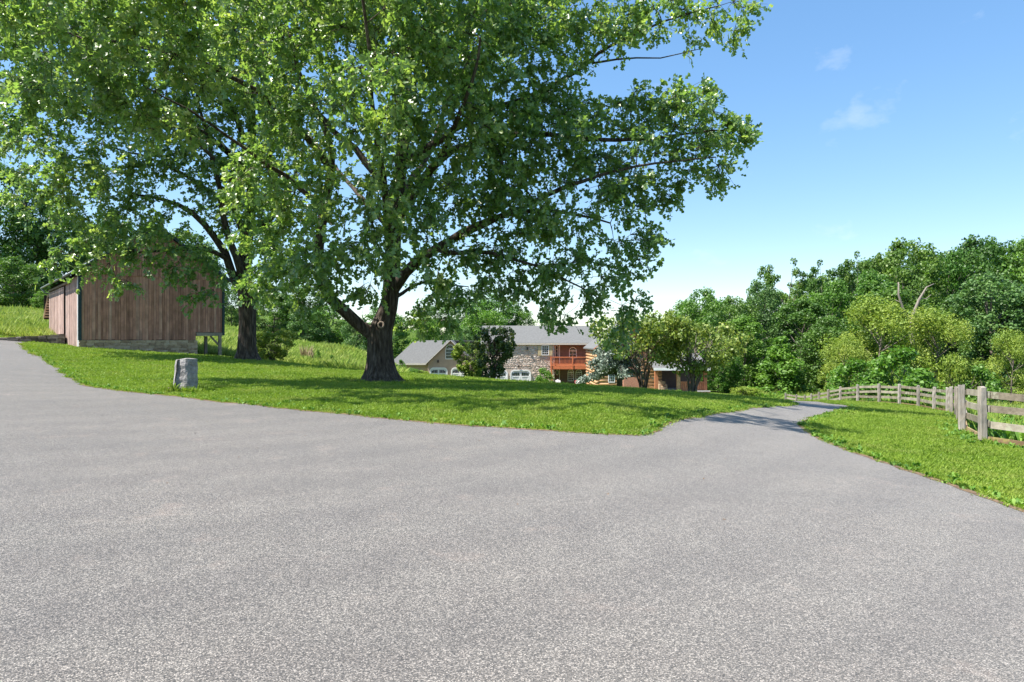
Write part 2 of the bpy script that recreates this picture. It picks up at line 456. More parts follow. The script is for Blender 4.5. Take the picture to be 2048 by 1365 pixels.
# houses
M['shingle'] = None
m, nt, b = new_mat('grey_shingles')
v = coords(nt, (3.0, 3.0, 9.0))
n = noise(nt, v, 1.5, 5, 0.7)
c = ramp(nt, n, [(0.3,(0.095,0.096,0.094)),(0.6,(0.14,0.141,0.138)),(0.8,(0.185,0.186,0.18))])
nt.links.new(c, b.inputs['Base Color']); b.inputs['Roughness'].default_value = 0.9
bump(nt, b, n, 0.6, 0.04)
M['shingle'] = m
M['stucco'] = plain('tan_stucco', (0.43,0.31,0.23), 0.9, 0.1, 2)
M['brown'] = plain('brown_siding', (0.185,0.125,0.105), 0.85, 0.15, 2)
M['tan'] = plain('tan_siding', (0.45,0.36,0.22), 0.85, 0.12, 2)
M['white'] = plain('white_paint', (0.78,0.77,0.75), 0.5, 0.05, 4)
M['panel'] = plain('grey_white_door_panel', (0.62,0.62,0.62), 0.5, 0.05, 4)
M['fascia'] = plain('cream_fascia', (0.62,0.55,0.46), 0.6, 0.06, 4)
M['shutter'] = plain('beige_shutter', (0.46,0.38,0.22), 0.7, 0.1, 4)
M['deck'] = plain('red_stained_deck', (0.58,0.175,0.075), 0.6, 0.2, 6)
M['log'] = plain('honey_log', (0.50,0.29,0.145), 0.6, 0.3, 3, stretch=(1,6,6), bumpy=0.4)
M['orange'] = plain('orange_stained_boards', (0.44,0.17,0.08), 0.65, 0.25, 3, stretch=(4,4,1))
M['chink'] = plain('log_chinking', (0.60,0.50,0.38), 0.9, 0.1, 5)
M['brick'] = None
m, nt, b = new_mat('red_brick')
v = coords(nt)
sepv = nt.nodes.new('ShaderNodeSeparateXYZ'); nt.links.new(v, sepv.inputs[0])
ax = nd(nt, 'ShaderNodeMath', operation='ADD'); nt.links.new(sepv.outputs[0], ax.inputs[0]); nt.links.new(sepv.outputs[1], ax.inputs[1])
cv = nt.nodes.new('ShaderNodeCombineXYZ'); nt.links.new(ax.outputs[0], cv.inputs[0]); nt.links.new(sepv.outputs[2], cv.inputs[1])
bt = nd(nt, 'ShaderNodeTexBrick', Scale=4.0); bt.inputs['Color1'].default_value = (0.36,0.12,0.07,1); bt.inputs['Color2'].default_value = (0.48,0.19,0.11,1); bt.inputs['Mortar'].default_value = (0.42,0.36,0.3,1)
nt.links.new(cv.outputs[0], bt.inputs['Vector']); nt.links.new(bt.outputs['Color'], b.inputs['Base Color']); b.inputs['Roughness'].default_value = 0.9
M['brick'] = m
m, nt, b = new_mat('window_glass')
b.inputs['Base Color'].default_value = (0.025,0.03,0.035,1); b.inputs['Roughness'].default_value = 0.06; b.inputs['Specular IOR Level'].default_value = 0.8
M['glass'] = m
M['black'] = plain('black_metal', (0.02,0.02,0.02), 0.5, 0.2, 5)
M['wicker'] = plain('tan_wicker', (0.42,0.30,0.19), 0.8, 0.3, 25)
M['redplastic'] = plain('red_chair_paint', (0.42,0.06,0.07), 0.5, 0.1, 5)
M['pot'] = plain('pale_blue_planter', (0.42,0.48,0.5), 0.6, 0.1, 5)
M['concrete'] = plain('pale_concrete', (0.50,0.47,0.43), 0.9, 0.15, 4)
M['fallen'] = plain('fallen_leaf', (0.16,0.09,0.035), 0.8, 0.4, 20)
# ------------------------------------------------------------------ terrain
def gp(x, y, Y):
    p = at(x, y, Y); return (p.x, p.y, p.z)
EDGE_L = [  # drive / lawn edge, left branch to nose to right branch: X, Y
    gp(45,695,41), gp(100,728,31), gp(160,762,22), gp(220,782,19), gp(300,790,18), gp(400,800,17), gp(520,812,16), gp(640,826,15),
    gp(800,843,13.7), gp(950,856,12.9), gp(1100,864,12.4), gp(1200,869,12.1), gp(1270,869,12.1), gp(1310,860,12.9), gp(1340,845,14.2),
    gp(1400,830,16), gp(1450,821,18), gp(1500,815,20.5), gp(1550,812,23), gp(1590,809,27)]
EDGE_R = [gp(1700,812,31.6), gp(1690,818,28.2), gp(1650,833,21.8), gp(1610,845,18.6), gp(1600,853,17.2), gp(1605,862,16.1), gp(1630,880,14.5),
    gp(1700,905,12.7), gp(1800,940,10.87), gp(1900,972,9.57), gp(2048,1025,7.97)]
FENCE = [(11.9,12.6),(10.9,15.8),(12.6,19.1),(14.9,22.6),(17.0,26.0),(19.0,29.2),(20.6,32.0),(22.0,34.5),(23.1,37.4),(23.8,40.0),(24.0,42.3),(24.2,45.0),(24.3,48.0),(24.5,51.0),(25.1,54.2),(25.7,57.2),(26.4,60.2),(27.1,63.2),(27.6,66.3),(27.8,69.4)]
FENCE_Z = [-.72,-.69,-.90,-1.17,-1.43,-1.63,-1.81,-2.02,-2.21,-2.25,-2.31,-2.5,-2.7,-3.08,-3.5,-3.95,-4.3,-4.7,-4.85,-4.95]
CTRL = list(EDGE_L) + list(EDGE_R) + [(x, y, z) for (x, y), z in zip(FENCE, FENCE_Z)]
CTRL += [(0,0,0),(0,-30,.3),(-40,-20,1.2),(30,-20,-1.6),(-5,5,.04),(0,6,0),(5,4,-.3),(10,8,-.62),(16,5,-1.0),(-20,10,.5),(-30,25,1.2),(-45,35,2.0),
    gp(370,782,19), (-5.2,27,.02), gp(495,720,38.7), gp(520,723,42), gp(700,747,42), gp(600,733,42), gp(870,752,38), gp(1000,765,38), gp(1110,770,38), gp(1240,778,38), gp(1350,790,37), gp(1480,798,38),
    (-27.7,43.7,1.23), gp(394,713,48.2), gp(447,715,49.4), gp(260,704,45.6),(-34.1,45.5,1.75),(-31.2,47.9,1.28),(-40,42,2.0),
    gp(1290,789,47.5), gp(1385,796,48), gp(985,766,43), gp(1237,778,55),
    (-60,80,5),(-100,100,8),(-45,88,4.6),(-70,50,3.6),(-80,20,3),(-40,70,3.4),(-34,85,2.6),(-28.9,85,1.2),(-21,95,.1),(-22,65,-.37),(-14,70,-1.5),
    (-10,85,-4.2),(-3,72,-3.6),(0,88,-4.5),(10,85,-4.5),(-12,98,-4.6),(-22,99,-3.6),(5,66,-3.5),(15,72,-4.4),(22,75,-4.6),(20,95,-4.8),(10,60,-3.0),(17,60,-3.8),
    (-20,125,-2.0),(0,130,-4),(-30,150,5),(-60,160,9),(40,130,-6),(60,90,-6),(80,60,-5),(45,75,-5.4),(35,60,-4.6),(50,40,-4.0),(36,45,-3.4),(40,20,-2.6),(26,25,-1.9),(100,100,-6),(150,60,-5),
    (0,300,-3),(-200,300,18),(200,300,-4),(0,700,-6),(400,700,-6),(-500,700,14),(-400,100,12),(400,100,-6),(-400,-200,6),(400,-200,-6),(0,-200,0)]
CT = np.array(CTRL)
MQ = 4.0
def _phi(d2): return np.sqrt(d2 + MQ*MQ)
_n = len(CT)
_A = _phi(((CT[:, None, :2] - CT[None, :, :2])**2).sum(-1)) - np.eye(_n) * 0.35
_Pm = np.c_[np.ones(_n), CT[:, :2]]
_K = np.block([[_A, _Pm], [_Pm.T, np.zeros((3, 3))]])
_W = np.linalg.solve(_K, np.r_[CT[:, 2], 0, 0, 0])
def terrain(X, Y):
    X = np.asarray(X, float); Y = np.asarray(Y, float); sh = X.shape
    x = X.ravel(); y = Y.ravel(); out = np.empty(len(x))
    for i in range(0, len(x), 20000):
        xs, ys = x[i:i+20000], y[i:i+20000]
        d2 = (xs[:, None] - CT[None, :, 0])**2 + (ys[:, None] - CT[None, :, 1])**2
        out[i:i+20000] = _phi(d2) @ _W[:_n] + _W[_n] + _W[_n+1]*xs + _W[_n+2]*ys
    return out.reshape(sh)
def tz(x, y): return float(terrain(np.array([x]), np.array([y]))[0])
def on_ground(px, Y, sink=0.0):
    x = (px - CX) / F * Y
    return Vector((x, Y, tz(x, Y) - sink))

def axis(lo, hi, near_lo, near_hi, step, grow=1.12):
    a = list(np.arange(near_lo, near_hi, step)); s = step; x = near_hi
    while x < hi: a.append(x); s *= grow; x += s
    a.append(hi); s = step; x = near_lo - step
    while x > lo: a.insert(0, x); s *= grow; x -= s
    a.insert(0, lo); return np.array(a)
gx = axis(-1500, 1500, -40, 32, 0.6); gy = axis(-400, 3000, 3, 70, 0.6)
GX, GY = np.meshgrid(gx, gy)
GZ = terrain(GX, GY)
V = np.stack([GX.ravel(), GY.ravel(), GZ.ravel()], -1)
nx = len(gx); idx = np.arange(len(V)).reshape(len(gy), nx)
Q = np.stack([idx[:-1, :-1], idx[:-1, 1:], idx[1:, 1:], idx[1:, :-1]], -1).reshape(-1, 4)
ground = bpy.data.objects.new('ground', np_mesh('ground', V, Q, M['turf'], True))
link(ground); tag(ground, 'grassy rolling ground sloping down from barn to house', 'ground', kind='structure')

# drive outline
RAMP_END = [(-31.9, 47.2)]
edge_l = [(-33.5,47.5)] + [(p[0], p[1]) for p in EDGE_L] + [(13.6,35.5),(15.6,46),(17.5,58),(18.5,67),(16,74),(8,78.5),(-2,80)]
edge_r = [(-14,82),(-14,95),(-2,87.5),(10,84.5),(20,82),(26,77),(24.5,68),(21.8,58),(20,46),(17.6,37)] + [(p[0], p[1]) for p in EDGE_R] + [(5.95,5),(5.9,0),(6.5,-12)]
def jit(poly, a):
    P = catmull(poly, 0.35); k = len(P)
    n = RNG.normal(size=(k, 2)); n = (n + np.roll(n, 1, 0) + np.roll(n, 2, 0)) / 3
    n2 = RNG.normal(size=(k // 6 + 2, 2)); n2 = np.repeat(n2, 6, 0)[:k]; n2 = (n2 + np.roll(n2, 2, 0) + np.roll(n2, 4, 0))/3
    near = np.clip(P[:, 1] / 14, 0.6, 1.6)[:, None]
    return P + n * a * near + n2 * a * 0.9 * near
EL = jit(edge_l, 0.055); ER = jit(edge_r, 0.055)
outer = np.array([(-30,-12),(-60,0),(-60,40),(-40,49)])
DRIVE = np.vstack([EL, ER, outer])
def inside(px_, py_, poly):
    x = np.asarray(px_)[:, None]; y = np.asarray(py_)[:, None]
    a = poly; b = np.roll(poly, -1, 0)
    c = ((a[None, :, 1] > y) != (b[None, :, 1] > y))
    xi = (b[None, :, 0]-a[None, :, 0]) * (y - a[None, :, 1]) / (b[None, :, 1]-a[None, :, 1] + 1e-12) + a[None, :, 0]
    return ((c & (x < xi)).sum(1) % 2) == 1
def edge_dist(px_, py_, poly):
    p = np.stack([px_, py_], -1); out = np.full(len(p), 1e9)
    a = poly[:-1]; b = poly[1:]; ab = b - a; l2 = (ab**2).sum(1) + 1e-12
    for i in range(0, len(p), 4000):
        q = p[i:i+4000]
        t = np.clip(((q[:, None] - a[None])*ab[None]).sum(-1) / l2[None], 0, 1)
        d = np.linalg.norm(q[:, None] - (a[None] + t[..., None]*ab[None]), axis=-1)
        out[i:i+4000] = d.min(1)
    return out
ix, iy = np.meshgrid(np.arange(-59, 27, 0.8), np.arange(-11, 95, 0.8))
ix = ix.ravel() + 0.13; iy = iy.ravel() + 0.07
k = inside(ix, iy, DRIVE)
ix, iy = ix[k], iy[k]
k = edge_dist(ix, iy, np.vstack([DRIVE, DRIVE[:1]])) > 0.3
ix, iy = ix[k], iy[k]
nb = len(DRIVE)
pts2 = [Vector((float(a), float(b))) for a, b in DRIVE] + [Vector((float(a), float(b))) for a, b in zip(ix, iy)]
vo_, eo_, fo_, *_r = delaunay_2d_cdt(pts2, [(i, (i+1) % nb) for i in range(nb)], [], 0, 1e-5)
vv = np.array([(p.x, p.y) for p in vo_]); ff = np.array([f for f in fo_ if len(f) == 3])
cen = vv[ff].mean(1)
ff = ff[inside(cen[:, 0], cen[:, 1], DRIVE)]
zz = terrain(vv[:, 0], vv[:, 1]) + 0.014
drive = bpy.data.objects.new('driveway', np_mesh('driveway', np.c_[vv, zz], ff, M['drive'], True))
link(drive); tag(drive, 'pale grey chip seal driveway forking left to the barn and right to the house', 'driveway', kind='structure')

# bare soil along the turf edges, just beside the drive
def ribbon(name, P, side, w0, w1, h):
    P = P[(P[:, 1] > -2) & (P[:, 1] < 48)]
    t = np.gradient(P, axis=0); t /= np.linalg.norm(t, axis=1)[:, None]
    nrm = np.stack([-t[:, 1], t[:, 0]], -1) * side
    k = len(P)
    wo = w1 * (0.35 + RNG.random(k) * 1.0); wo = (wo + np.roll(wo, 1))/2
    a = P - nrm * w0 * RNG.random(k)[:, None]; b = P + nrm * wo[:, None]
    c = (a + b) / 2
    V = np.vstack([np.c_[a, terrain(a[:,0],a[:,1]) + 0.019], np.c_[c, terrain(c[:,0],c[:,1]) + h], np.c_[b, terrain(b[:,0],b[:,1]) + 0.006]])
    i = np.arange(k - 1)
    Q = np.vstack([np.stack([i, i+1, i+1+k, i+k], -1), np.stack([i+k, i+1+k, i+1+2*k, i+2*k], -1)])
    o = bpy.data.objects.new(name, np_mesh(name, V, Q, M['soil'], True)); link(o)
    return tag(o, 'strip of bare brown soil between turf and driveway', 'soil', kind='structure')
ribbon('soil_edge', EL, 1, 0.07, 0.10, 0.026)
ribbon('soil_edge', ER, 1, 0.08, 0.16, 0.03)

# ------------------------------------------------------------------ grass (stuff, scattered with geometry nodes)
def blade_tuft(name, n, h, spread, w, lean, mat, seed, broad=False):
    rg = np.random.default_rng(seed); V = []; T = []; A = []
    for i in range(n):
        a = rg.random()*6.283; r = spread*math.sqrt(rg.random()); x, y = r*math.cos(a), r*math.sin(a)
        hh = h*(0.55+0.6*rg.random()); la = rg.random()*6.283; ll = lean*hh*(0.3+rg.random())
        dx, dy = math.cos(la)*ll, math.sin(la)*ll; wa = la + 1.57 + rg.normal()*0.3
        wx, wy = math.cos(wa)*w/2, math.sin(wa)*w/2
        o = len(V)
        if broad:
            V += [(x,y,0),(x+dx*.5-wx,y+dy*.5-wy,hh*.65),(x+dx*.5+wx,y+dy*.5+wy,hh*.68),(x+dx,y+dy,hh*.8)]
        else:
            V += [(x-wx,y-wy,-.01),(x+wx,y+wy,-.01),(x+dx*.4+wx*.8,y+dy*.4+wy*.8,hh*.6),(x+dx,y+dy,hh)]
        T += [(o,o+1,o+2),(o+1,o+3,o+2)] if broad else [(o,o+1,o+2),(o,o+2,o+3)]
        q = rg.random(); A += [q, q]
    me = np_mesh(name, V, T, mat, False, A)
    return bpy.data.objects.new(name, me)

def scatter(name, pts, scales, tufts, label, cat, tilt=0.15):
    """points carrying rotation and size; geometry nodes put a tuft on each"""
    me = bpy.data.meshes.new(name)
    n = len(pts); me.vertices.add(n); me.vertices.foreach_set('co', np.asarray(pts, np.float32).ravel())
    a = me.attributes.new('rot', 'FLOAT_VECTOR', 'POINT')
    rot = np.c_[RNG.normal(size=n)*tilt, RNG.normal(size=n)*tilt, RNG.random(n)*6.283].astype(np.float32)
    a.data.foreach_set('vector', rot.ravel())
    a = me.attributes.new('scl', 'FLOAT', 'POINT'); a.data.foreach_set('value', np.asarray(scales, np.float32))
    a = me.attributes.new('pick', 'INT', 'POINT'); a.data.foreach_set('value', RNG.integers(0, len(tufts), n).astype(np.int32))
    o = bpy.data.objects.new(name, me); link(o); tag(o, label, cat, kind='stuff')
    ng = bpy.data.node_groups.new(name, 'GeometryNodeTree')
    ng.interface.new_socket('Geometry', in_out='INPUT', socket_type='NodeSocketGeometry')
    ng.interface.new_socket('Geometry', in_out='OUTPUT', socket_type='NodeSocketGeometry')
    N, L = ng.nodes, ng.links
    gi = N.new('NodeGroupInput'); go = N.new('NodeGroupOutput')
    join = N.new('GeometryNodeJoinGeometry')
    rotn = N.new('GeometryNodeInputNamedAttribute'); rotn.data_type = 'FLOAT_VECTOR'; rotn.inputs['Name'].default_value = 'rot'
    scn = N.new('GeometryNodeInputNamedAttribute'); scn.data_type = 'FLOAT'; scn.inputs['Name'].default_value = 'scl'
    pk = N.new('GeometryNodeInputNamedAttribute'); pk.data_type = 'INT'; pk.inputs['Name'].default_value = 'pick'
    e2r = N.new('FunctionNodeEulerToRotation'); L.new(rotn.outputs[0], e2r.inputs[0])
    for i, t in enumerate(tufts):
        oi = N.new('GeometryNodeObjectInfo'); oi.inputs['Object'].default_value = t; oi.inputs['As Instance'].default_value = True
        ip = N.new('GeometryNodeInstanceOnPoints')
        cmp_ = N.new('FunctionNodeCompare'); cmp_.data_type = 'INT'; cmp_.operation = 'EQUAL'
        L.new(pk.outputs[0], cmp_.inputs[2]); cmp_.inputs[3].default_value = i
        L.new(gi.outputs[0], ip.inputs['Points']); L.new(cmp_.outputs[0], ip.inputs['Selection'])
        L.new(oi.outputs['Geometry'], ip.inputs['Instance'])
        L.new(e2r.outputs[0], ip.inputs['Rotation']); L.new(scn.outputs[0], ip.inputs['Scale'])
        L.new(ip.outputs[0], join.inputs[0])
    L.new(join.outputs[0], go.inputs[0])
    md = o.modifiers.new('scatter', 'NODES'); md.node_group = ng
    return o

def frustum(x, y, m=1.16): return (np.abs(x) < (y * 0.75 + 1.0) * m) & (y > 2)
TRUNKS = [(-5.2, 27.0, 1.35), (-15.0, 38.7, 1.25)]
ALL_EDGE = np.vstack([EL, ER])
FP = np.array(FENCE)
def fence_x(y): return np.interp(y, FP[:, 1], FP[:, 0])
BARN_C = (-27.7, 43.7); BARN_TH = R(39.9)
def in_barn(x, y):
    dx, dy = x - BARN_C[0], y - BARN_C[1]
    s = dx*math.cos(BARN_TH) + dy*math.sin(BARN_TH); t = -dx*math.sin(BARN_TH) + dy*math.cos(BARN_TH)
    return (s > -0.05) & (s < 9) & (t > 0) & (t < 16)
def sow(n, x0, x1, y0, y1, keep):
    x = x0 + RNG.random(n)*(x1-x0); y = y0 + RNG.random(n)*(y1-y0)
    k = frustum(x, y); x, y = x[k], y[k]
    k = ~inside(x, y, DRIVE); x, y = x[k], y[k]
    k = keep(x, y); x, y = x[k], y[k]
    return x, y
def lawn_keep(x, y):
    d = edge_dist(x, y, ALL_EDGE)
    k = (d > 0.10*RNG.random(len(x))) & ~in_barn(x, y)
    for a, b, r in TRUNKS: k &= (np.hypot(x-a, y-b) > r)
    return k & (x < fence_x(y) + 0.4)
GT = [blade_tuft('grass_tuft', 36, 0.042, 0.15, 0.009, 1.0, M['grass'], s) for s in (1, 2, 3, 4)]
gxs, gys, gs = [], [], []
for (n, x0, x1, y0, y1, s) in ((82000,-17,13,7,22,1.0), (66000,-31,24,22,34,1.3), (47000,-38,27,34,50,1.7)):
    x, y = sow(n, x0, x1, y0, y1, lawn_keep); gxs.append(x); gys.append(y); gs.append(s*(0.7+0.6*RNG.random(len(x))))
x = np.concatenate(gxs); y = np.concatenate(gys); s = np.concatenate(gs)
scatter('lawn_grass', np.c_[x, y, terrain(x, y)], s, GT, 'mown bright green lawn grass', 'grass')
# longer unmown grass and clover along the edges of the drive and below the fence
WT = [blade_tuft('clover_tuft', 12, 0.13, 0.10, 0.05, 0.9, M['weed'], s, True) for s in (5, 6, 7)]
t = RNG.random(5200); ii = (t*(len(ALL_EDGE)-2)).astype(int)
bx_ = ALL_EDGE[ii] + RNG.normal(size=(len(ii), 2))*0.22
k = frustum(bx_[:,0], bx_[:,1]) & ~inside(bx_[:,0], bx_[:,1], DRIVE) & (bx_[:,1] < 40)
bx_ = bx_[k]
fi = RNG.random(1500)*(len(FP)-1); f0 = fi.astype(int); fr_ = (fi-f0)[:, None]
fx = FP[f0]*(1-fr_) + FP[np.minimum(f0+1, len(FP)-1)]*fr_ + RNG.normal(size=(len(fi), 2))*0.25
allp = np.vstack([bx_, fx])
scatter('edge_weeds', np.c_[allp, terrain(allp[:,0], allp[:,1])], np.r_[0.45+0.5*RNG.random(len(bx_)), 0.5+0.6*RNG.random(len(fx))], WT, 'clover and broad leaved weeds along turf edges and fence', 'weeds')
# pasture beyond the fence
PT = [blade_tuft('pasture_weed', 16, 0.42, 0.28, 0.10, 0.7, M['weed'], s, True) for s in (8, 9)] + [blade_tuft('pasture_grass', 30, 0.5, 0.25, 0.018, 0.5, M['meadow'], 10)]
x, y = sow(30000, 10, 75, 10, 92, lambda x, y: x > fence_x(y) + 0.5)
scatter('pasture_plants', np.c_[x, y, terrain(x, y)], (0.5+0.6*RNG.random(len(x)))*(0.75+y/90), PT, 'weedy green pasture beyond the wooden fence', 'pasture')
# meadow
MT = [blade_tuft('meadow_tuft', 40, 0.55, 0.5, 0.03, 0.7, M['meadow'], s) for s in (11, 12, 13)]
def meadow_keep(x, y):
    crest = np.interp(x, [-60,-30,-20,-10,0,10], [44,52,52,49,52,54])
    return (y > crest) & ~in_barn(x, y) & (x < -0.165*y) & ~((x > -34) & (x < -4) & (y > 90) & (y < 112))
x, y = sow(26000, -90, -3, 44, 120, meadow_keep)
scatter('meadow_grass', np.c_[x, y, terrain(x, y)], 0.7+0.7*RNG.random(len(x)), MT, 'tall unmown meadow grass on the slope behind the lawn', 'grass')

# longer grass left by the mower round the marker stone, the trunks and the forebay posts
TT = [blade_tuft('uncut_tuft', 22, 0.14, 0.08, 0.010, 0.55, M['grass'], s) for s in (14, 15)]
mk_ = on_ground(371, 19); pp = []
for (cx, cy, r, n) in ((mk_.x, mk_.y, 0.42, 70), (-5.2, 27.0, 1.75, 90), (-15.0, 38.7, 1.6, 70)):
    a = RNG.random(n)*6.283; rr = r*(0.9+0.35*RNG.random(n)); pp.append(np.c_[cx+rr*np.cos(a), cy+rr*np.sin(a)])
for x_, y_ in FENCE[:10]:
    pp.append(np.c_[x_ + RNG.normal(size=14)*.16, y_ + RNG.normal(size=14)*.16])
pp = np.vstack(pp)
scatter('uncut_grass', np.c_[pp, terrain(pp[:,0], pp[:,1])], 0.7+0.7*RNG.random(len(pp)), TT, 'uncut longer grass at the foot of marker stone, trunks and posts', 'grass')
for (cx, cy, r) in ((-5.1, 26.8, 1.75), (-14.9, 38.5, 1.6)):
    n = 40; a = np.arange(n)*6.283/n; rr = r*(0.85+0.3*RNG.random(n)); rr = (rr+np.roll(rr,1))/2
    P = np.vstack([[cx, cy], np.c_[cx+rr*np.cos(a)*1.15, cy+rr*np.sin(a)]])
    V = np.c_[P, terrain(P[:,0], P[:,1]) + 0.010]
    T = np.array([(0, i+1, (i+1) % n + 1) for i in range(n)])
    o = link(bpy.data.objects.new('soil_patch', np_mesh('soil_patch', V, T, M['soil'], True)))
    tag(o, 'bare brown soil round the foot of an oak', 'soil', kind='structure')
# ------------------------------------------------------------------ big oaks
LEAF_V = np.array([(0,0,0),(.36,.36,.06),(.085,.44,.01),(.36,.80,.02),(0,1.0,-.12),(-.36,.36,.06),(-.085,.44,.01),(-.36,.80,.02)])
LEAF_T = np.array([(0,1,2),(2,3,4),(0,2,4),(0,6,5),(6,4,7),(0,4,6)])
def place_leaves(P, D, size, rg, up_bias=0.55):
    """P positions, D growth directions -> vertices, triangles, per face tint"""
    n = len(P)
    D = D + rg.normal(size=(n,3))*0.45; D[:, 2] -= 0.6
    D /= np.linalg.norm(D, axis=1)[:, None]
    U = rg.normal(size=(n,3))*0.75; U[:, 2] += up_bias
    X = np.cross(D, U); X /= np.linalg.norm(X, axis=1)[:, None] + 1e-9
    N = np.cross(X, D)
    s = size*(0.65+0.6*rg.random(n))
    V = P[:, None] + s[:, None, None]*(LEAF_V[None,:,0:1]*X[:,None] + LEAF_V[None,:,1:2]*D[:,None] + LEAF_V[None,:,2:3]*N[:,None])
    T = LEAF_T[None] + (np.arange(n)*len(LEAF_V))[:, None, None]
    return V.reshape(-1,3), T.reshape(-1,3), np.repeat(rg.random(n), len(LEAF_T))

def sub(pts, step):
    return catmull([tuple(p) for p in pts], step)

def trunk_mesh(path, radii, flare, mat, base_z, sides=72, ridge=0.035, seed=0, roots=6):
    """bole with root flare and furrowed bark; path points and radii from the ground up"""
    P = catmull([tuple(p) for p in path], 0.12)
    L = np.r_[0, np.cumsum(np.linalg.norm(np.diff(P, axis=0), axis=1))]
    PL = np.r_[0, np.cumsum([np.linalg.norm(np.array(path[i+1])-np.array(path[i])) for i in range(len(path)-1)])]
    rr = np.interp(L, PL * L[-1]/PL[-1], radii)
    V, Q = tube_np(P, np.ones(len(P)), sides)
    V = V.reshape(len(P), sides, 3)
    ang = np.arange(sides)*2*np.pi/sides; rg = np.random.default_rng(seed)
    ph = rg.random(8)*6.28
    furrow = sum(np.sin(ang[None]*f + ph[j] + 0.8*np.sin(L[:, None]*g + ph[j]))*w for j, (f, g, w) in enumerate(((11,1.2,.5),(17,2.1,.5),(23,3.0,.4),(29,2.4,.35))))
    furrow = -np.abs(furrow) + 0.4
    hz = np.maximum(P[:, 2] - base_z, 0)
    fl = np.exp(-hz/0.42)[:, None]
    lob = 1 + 0.32*np.sin(ang*roots + ph[5])[None] + 0.22*np.sin(ang*(roots-2) + ph[6])[None]
    r = rr[:, None]*(1 + 0.05*np.sin(ang*3+ph[7])[None]) + ridge*furrow*np.minimum(rr[:, None]/0.4, 1) + flare*fl*lob + 0.12*np.exp(-hz/0.12)[:, None]*lob*flare
    V = P[:, None] + (V - P[:, None]) * r[..., None]
    return np_mesh('trunk', V.reshape(-1,3), Q, mat, True)

def grow(limbs, attractors, step=0.55, seed=1):
    """limbs: [(pts, r0, r1)], attractors: crown points; returns tubes [(pts, radii)]"""
    rg = np.random.default_rng(seed)
    nodes = []; rad = []; tubes = []
    for pts, r0, r1 in limbs:
        P = sub(pts, step)
        wob = np.cumsum(rg.normal(size=P.shape)*0.06, axis=0); wob -= wob.mean(0)*0.5; wob = np.clip(wob, -.3, .3); wob[0] = 0; P = P + wob
        rr = r0 + (r1-r0)*np.linspace(0, 1, len(P))**0.8
        tubes.append((P, rr)); nodes += list(P); rad += list(rr)
    nodes = np.array(nodes); rad = np.array(rad)
    A = np.array(attractors)
    d = np.array([np.min(np.linalg.norm(nodes - a, axis=1)) for a in A])
    dirs = np.zeros_like(A)
    for i in np.argsort(d):
        a = A[i]
        dist = np.linalg.norm(nodes - a, axis=1)
        cost = dist + 0.25*np.maximum(0, nodes[:, 2]-a[2])
        j = int(np.argmin(cost)); p = nodes[j]
        L = dist[j]; n = max(2, int(L/step)+1)
        t = np.linspace(0, 1, n+1)[:, None]
        bow = np.array([0, 0, 1.0])*L*0.10 + rg.normal(size=3)*L*0.07
        path = p + (a-p)*t + bow*(4*t*(1-t)) + np.vstack([[0,0,0], rg.normal(size=(n-1,3))*0.05, [0,0,0]])
        r0 = min(rad[j]*0.6, 0.012 + 0.016*L); r1 = 0.008
        rr = r0 + (r1-r0)*t[:, 0]
        tubes.append((path, rr))
        nodes = np.vstack([nodes, path[1:]]); rad = np.r_[rad, rr[1:]]
        e = path[-1]-path[-2]; dirs[i] = e/(np.linalg.norm(e)+1e-9)
    return tubes, A, dirs

def lobes_to_points(lobes, n, seed, sep=0.7):
    """lobes: (px, py, Y, rx px, ry px[, depth radius m]) -> points spread in those volumes"""
    rg = np.random.default_rng(seed)
    C, S = [], []
    for l in lobes:
        x, y, Y, rx, ry = l[:5]; c = at(x, y, Y); C.append(tuple(c))
        S.append((rx*Y/F, l[5] if len(l) > 5 else (rx+ry)*0.5*Y/F*1.0, ry*Y/F))
    C, S = np.array(C), np.array(S)
    w = np.prod(S, axis=1)**0.62; w /= w.sum()
    out = []
    for _ in range(n*6):
        if len(out) >= n: break
        i = rg.choice(len(C), p=w)
        d = rg.normal(size=3); d /= np.linalg.norm(d)
        p = C[i] + S[i]*d*rg.random()**0.42
        if out and np.min(((np.array(out[-400:])-p)**2).sum(1)) < sep*sep: continue
        out.append(p)
    return np.array(out)

def sprays(A, dirs, rg, n_tw, n_lf, reach, size, origin):
    """twigs with leaves round every crown point"""
    LP, LD, TW = [], [], []
    for a, d in zip(A, dirs):
        outw = a - origin; outw /= np.linalg.norm(outw) + 1e-9
        for _ in range(n_tw):
            v = d*0.6 + outw*0.45 + rg.normal(size=3)*0.75; v[2] -= 0.25; v /= np.linalg.norm(v)
            L = reach*(0.45+0.7*rg.random())
            t = np.linspace(0, 1, 4)[:, None]
            path = a + v*L*t + np.array([0,0,-1.0])*0.22*L*t*t
            TW.append(path)
            k = n_lf; tt = 0.15+0.9*rg.random(k)**0.7
            pos = a + v*L*tt[:, None] + np.array([0,0,-1.0])*0.22*L*(tt**2)[:, None] + rg.normal(size=(k,3))*0.07
            ld = v + rg.normal(size=(k,3))*0.7
            LP.append(pos); LD.append(ld)
    return np.vstack(LP), np.vstack(LD), TW

def merge_tubes(tubes, sides):
    Vs, Qs, o = [], [], 0
    for (P, r), n in zip(tubes, sides):
        V, Q = tube_np(P, r, n); Vs.append(V); Qs.append(Q+o); o += len(V)
    return np.vstack(Vs), np.vstack(Qs)

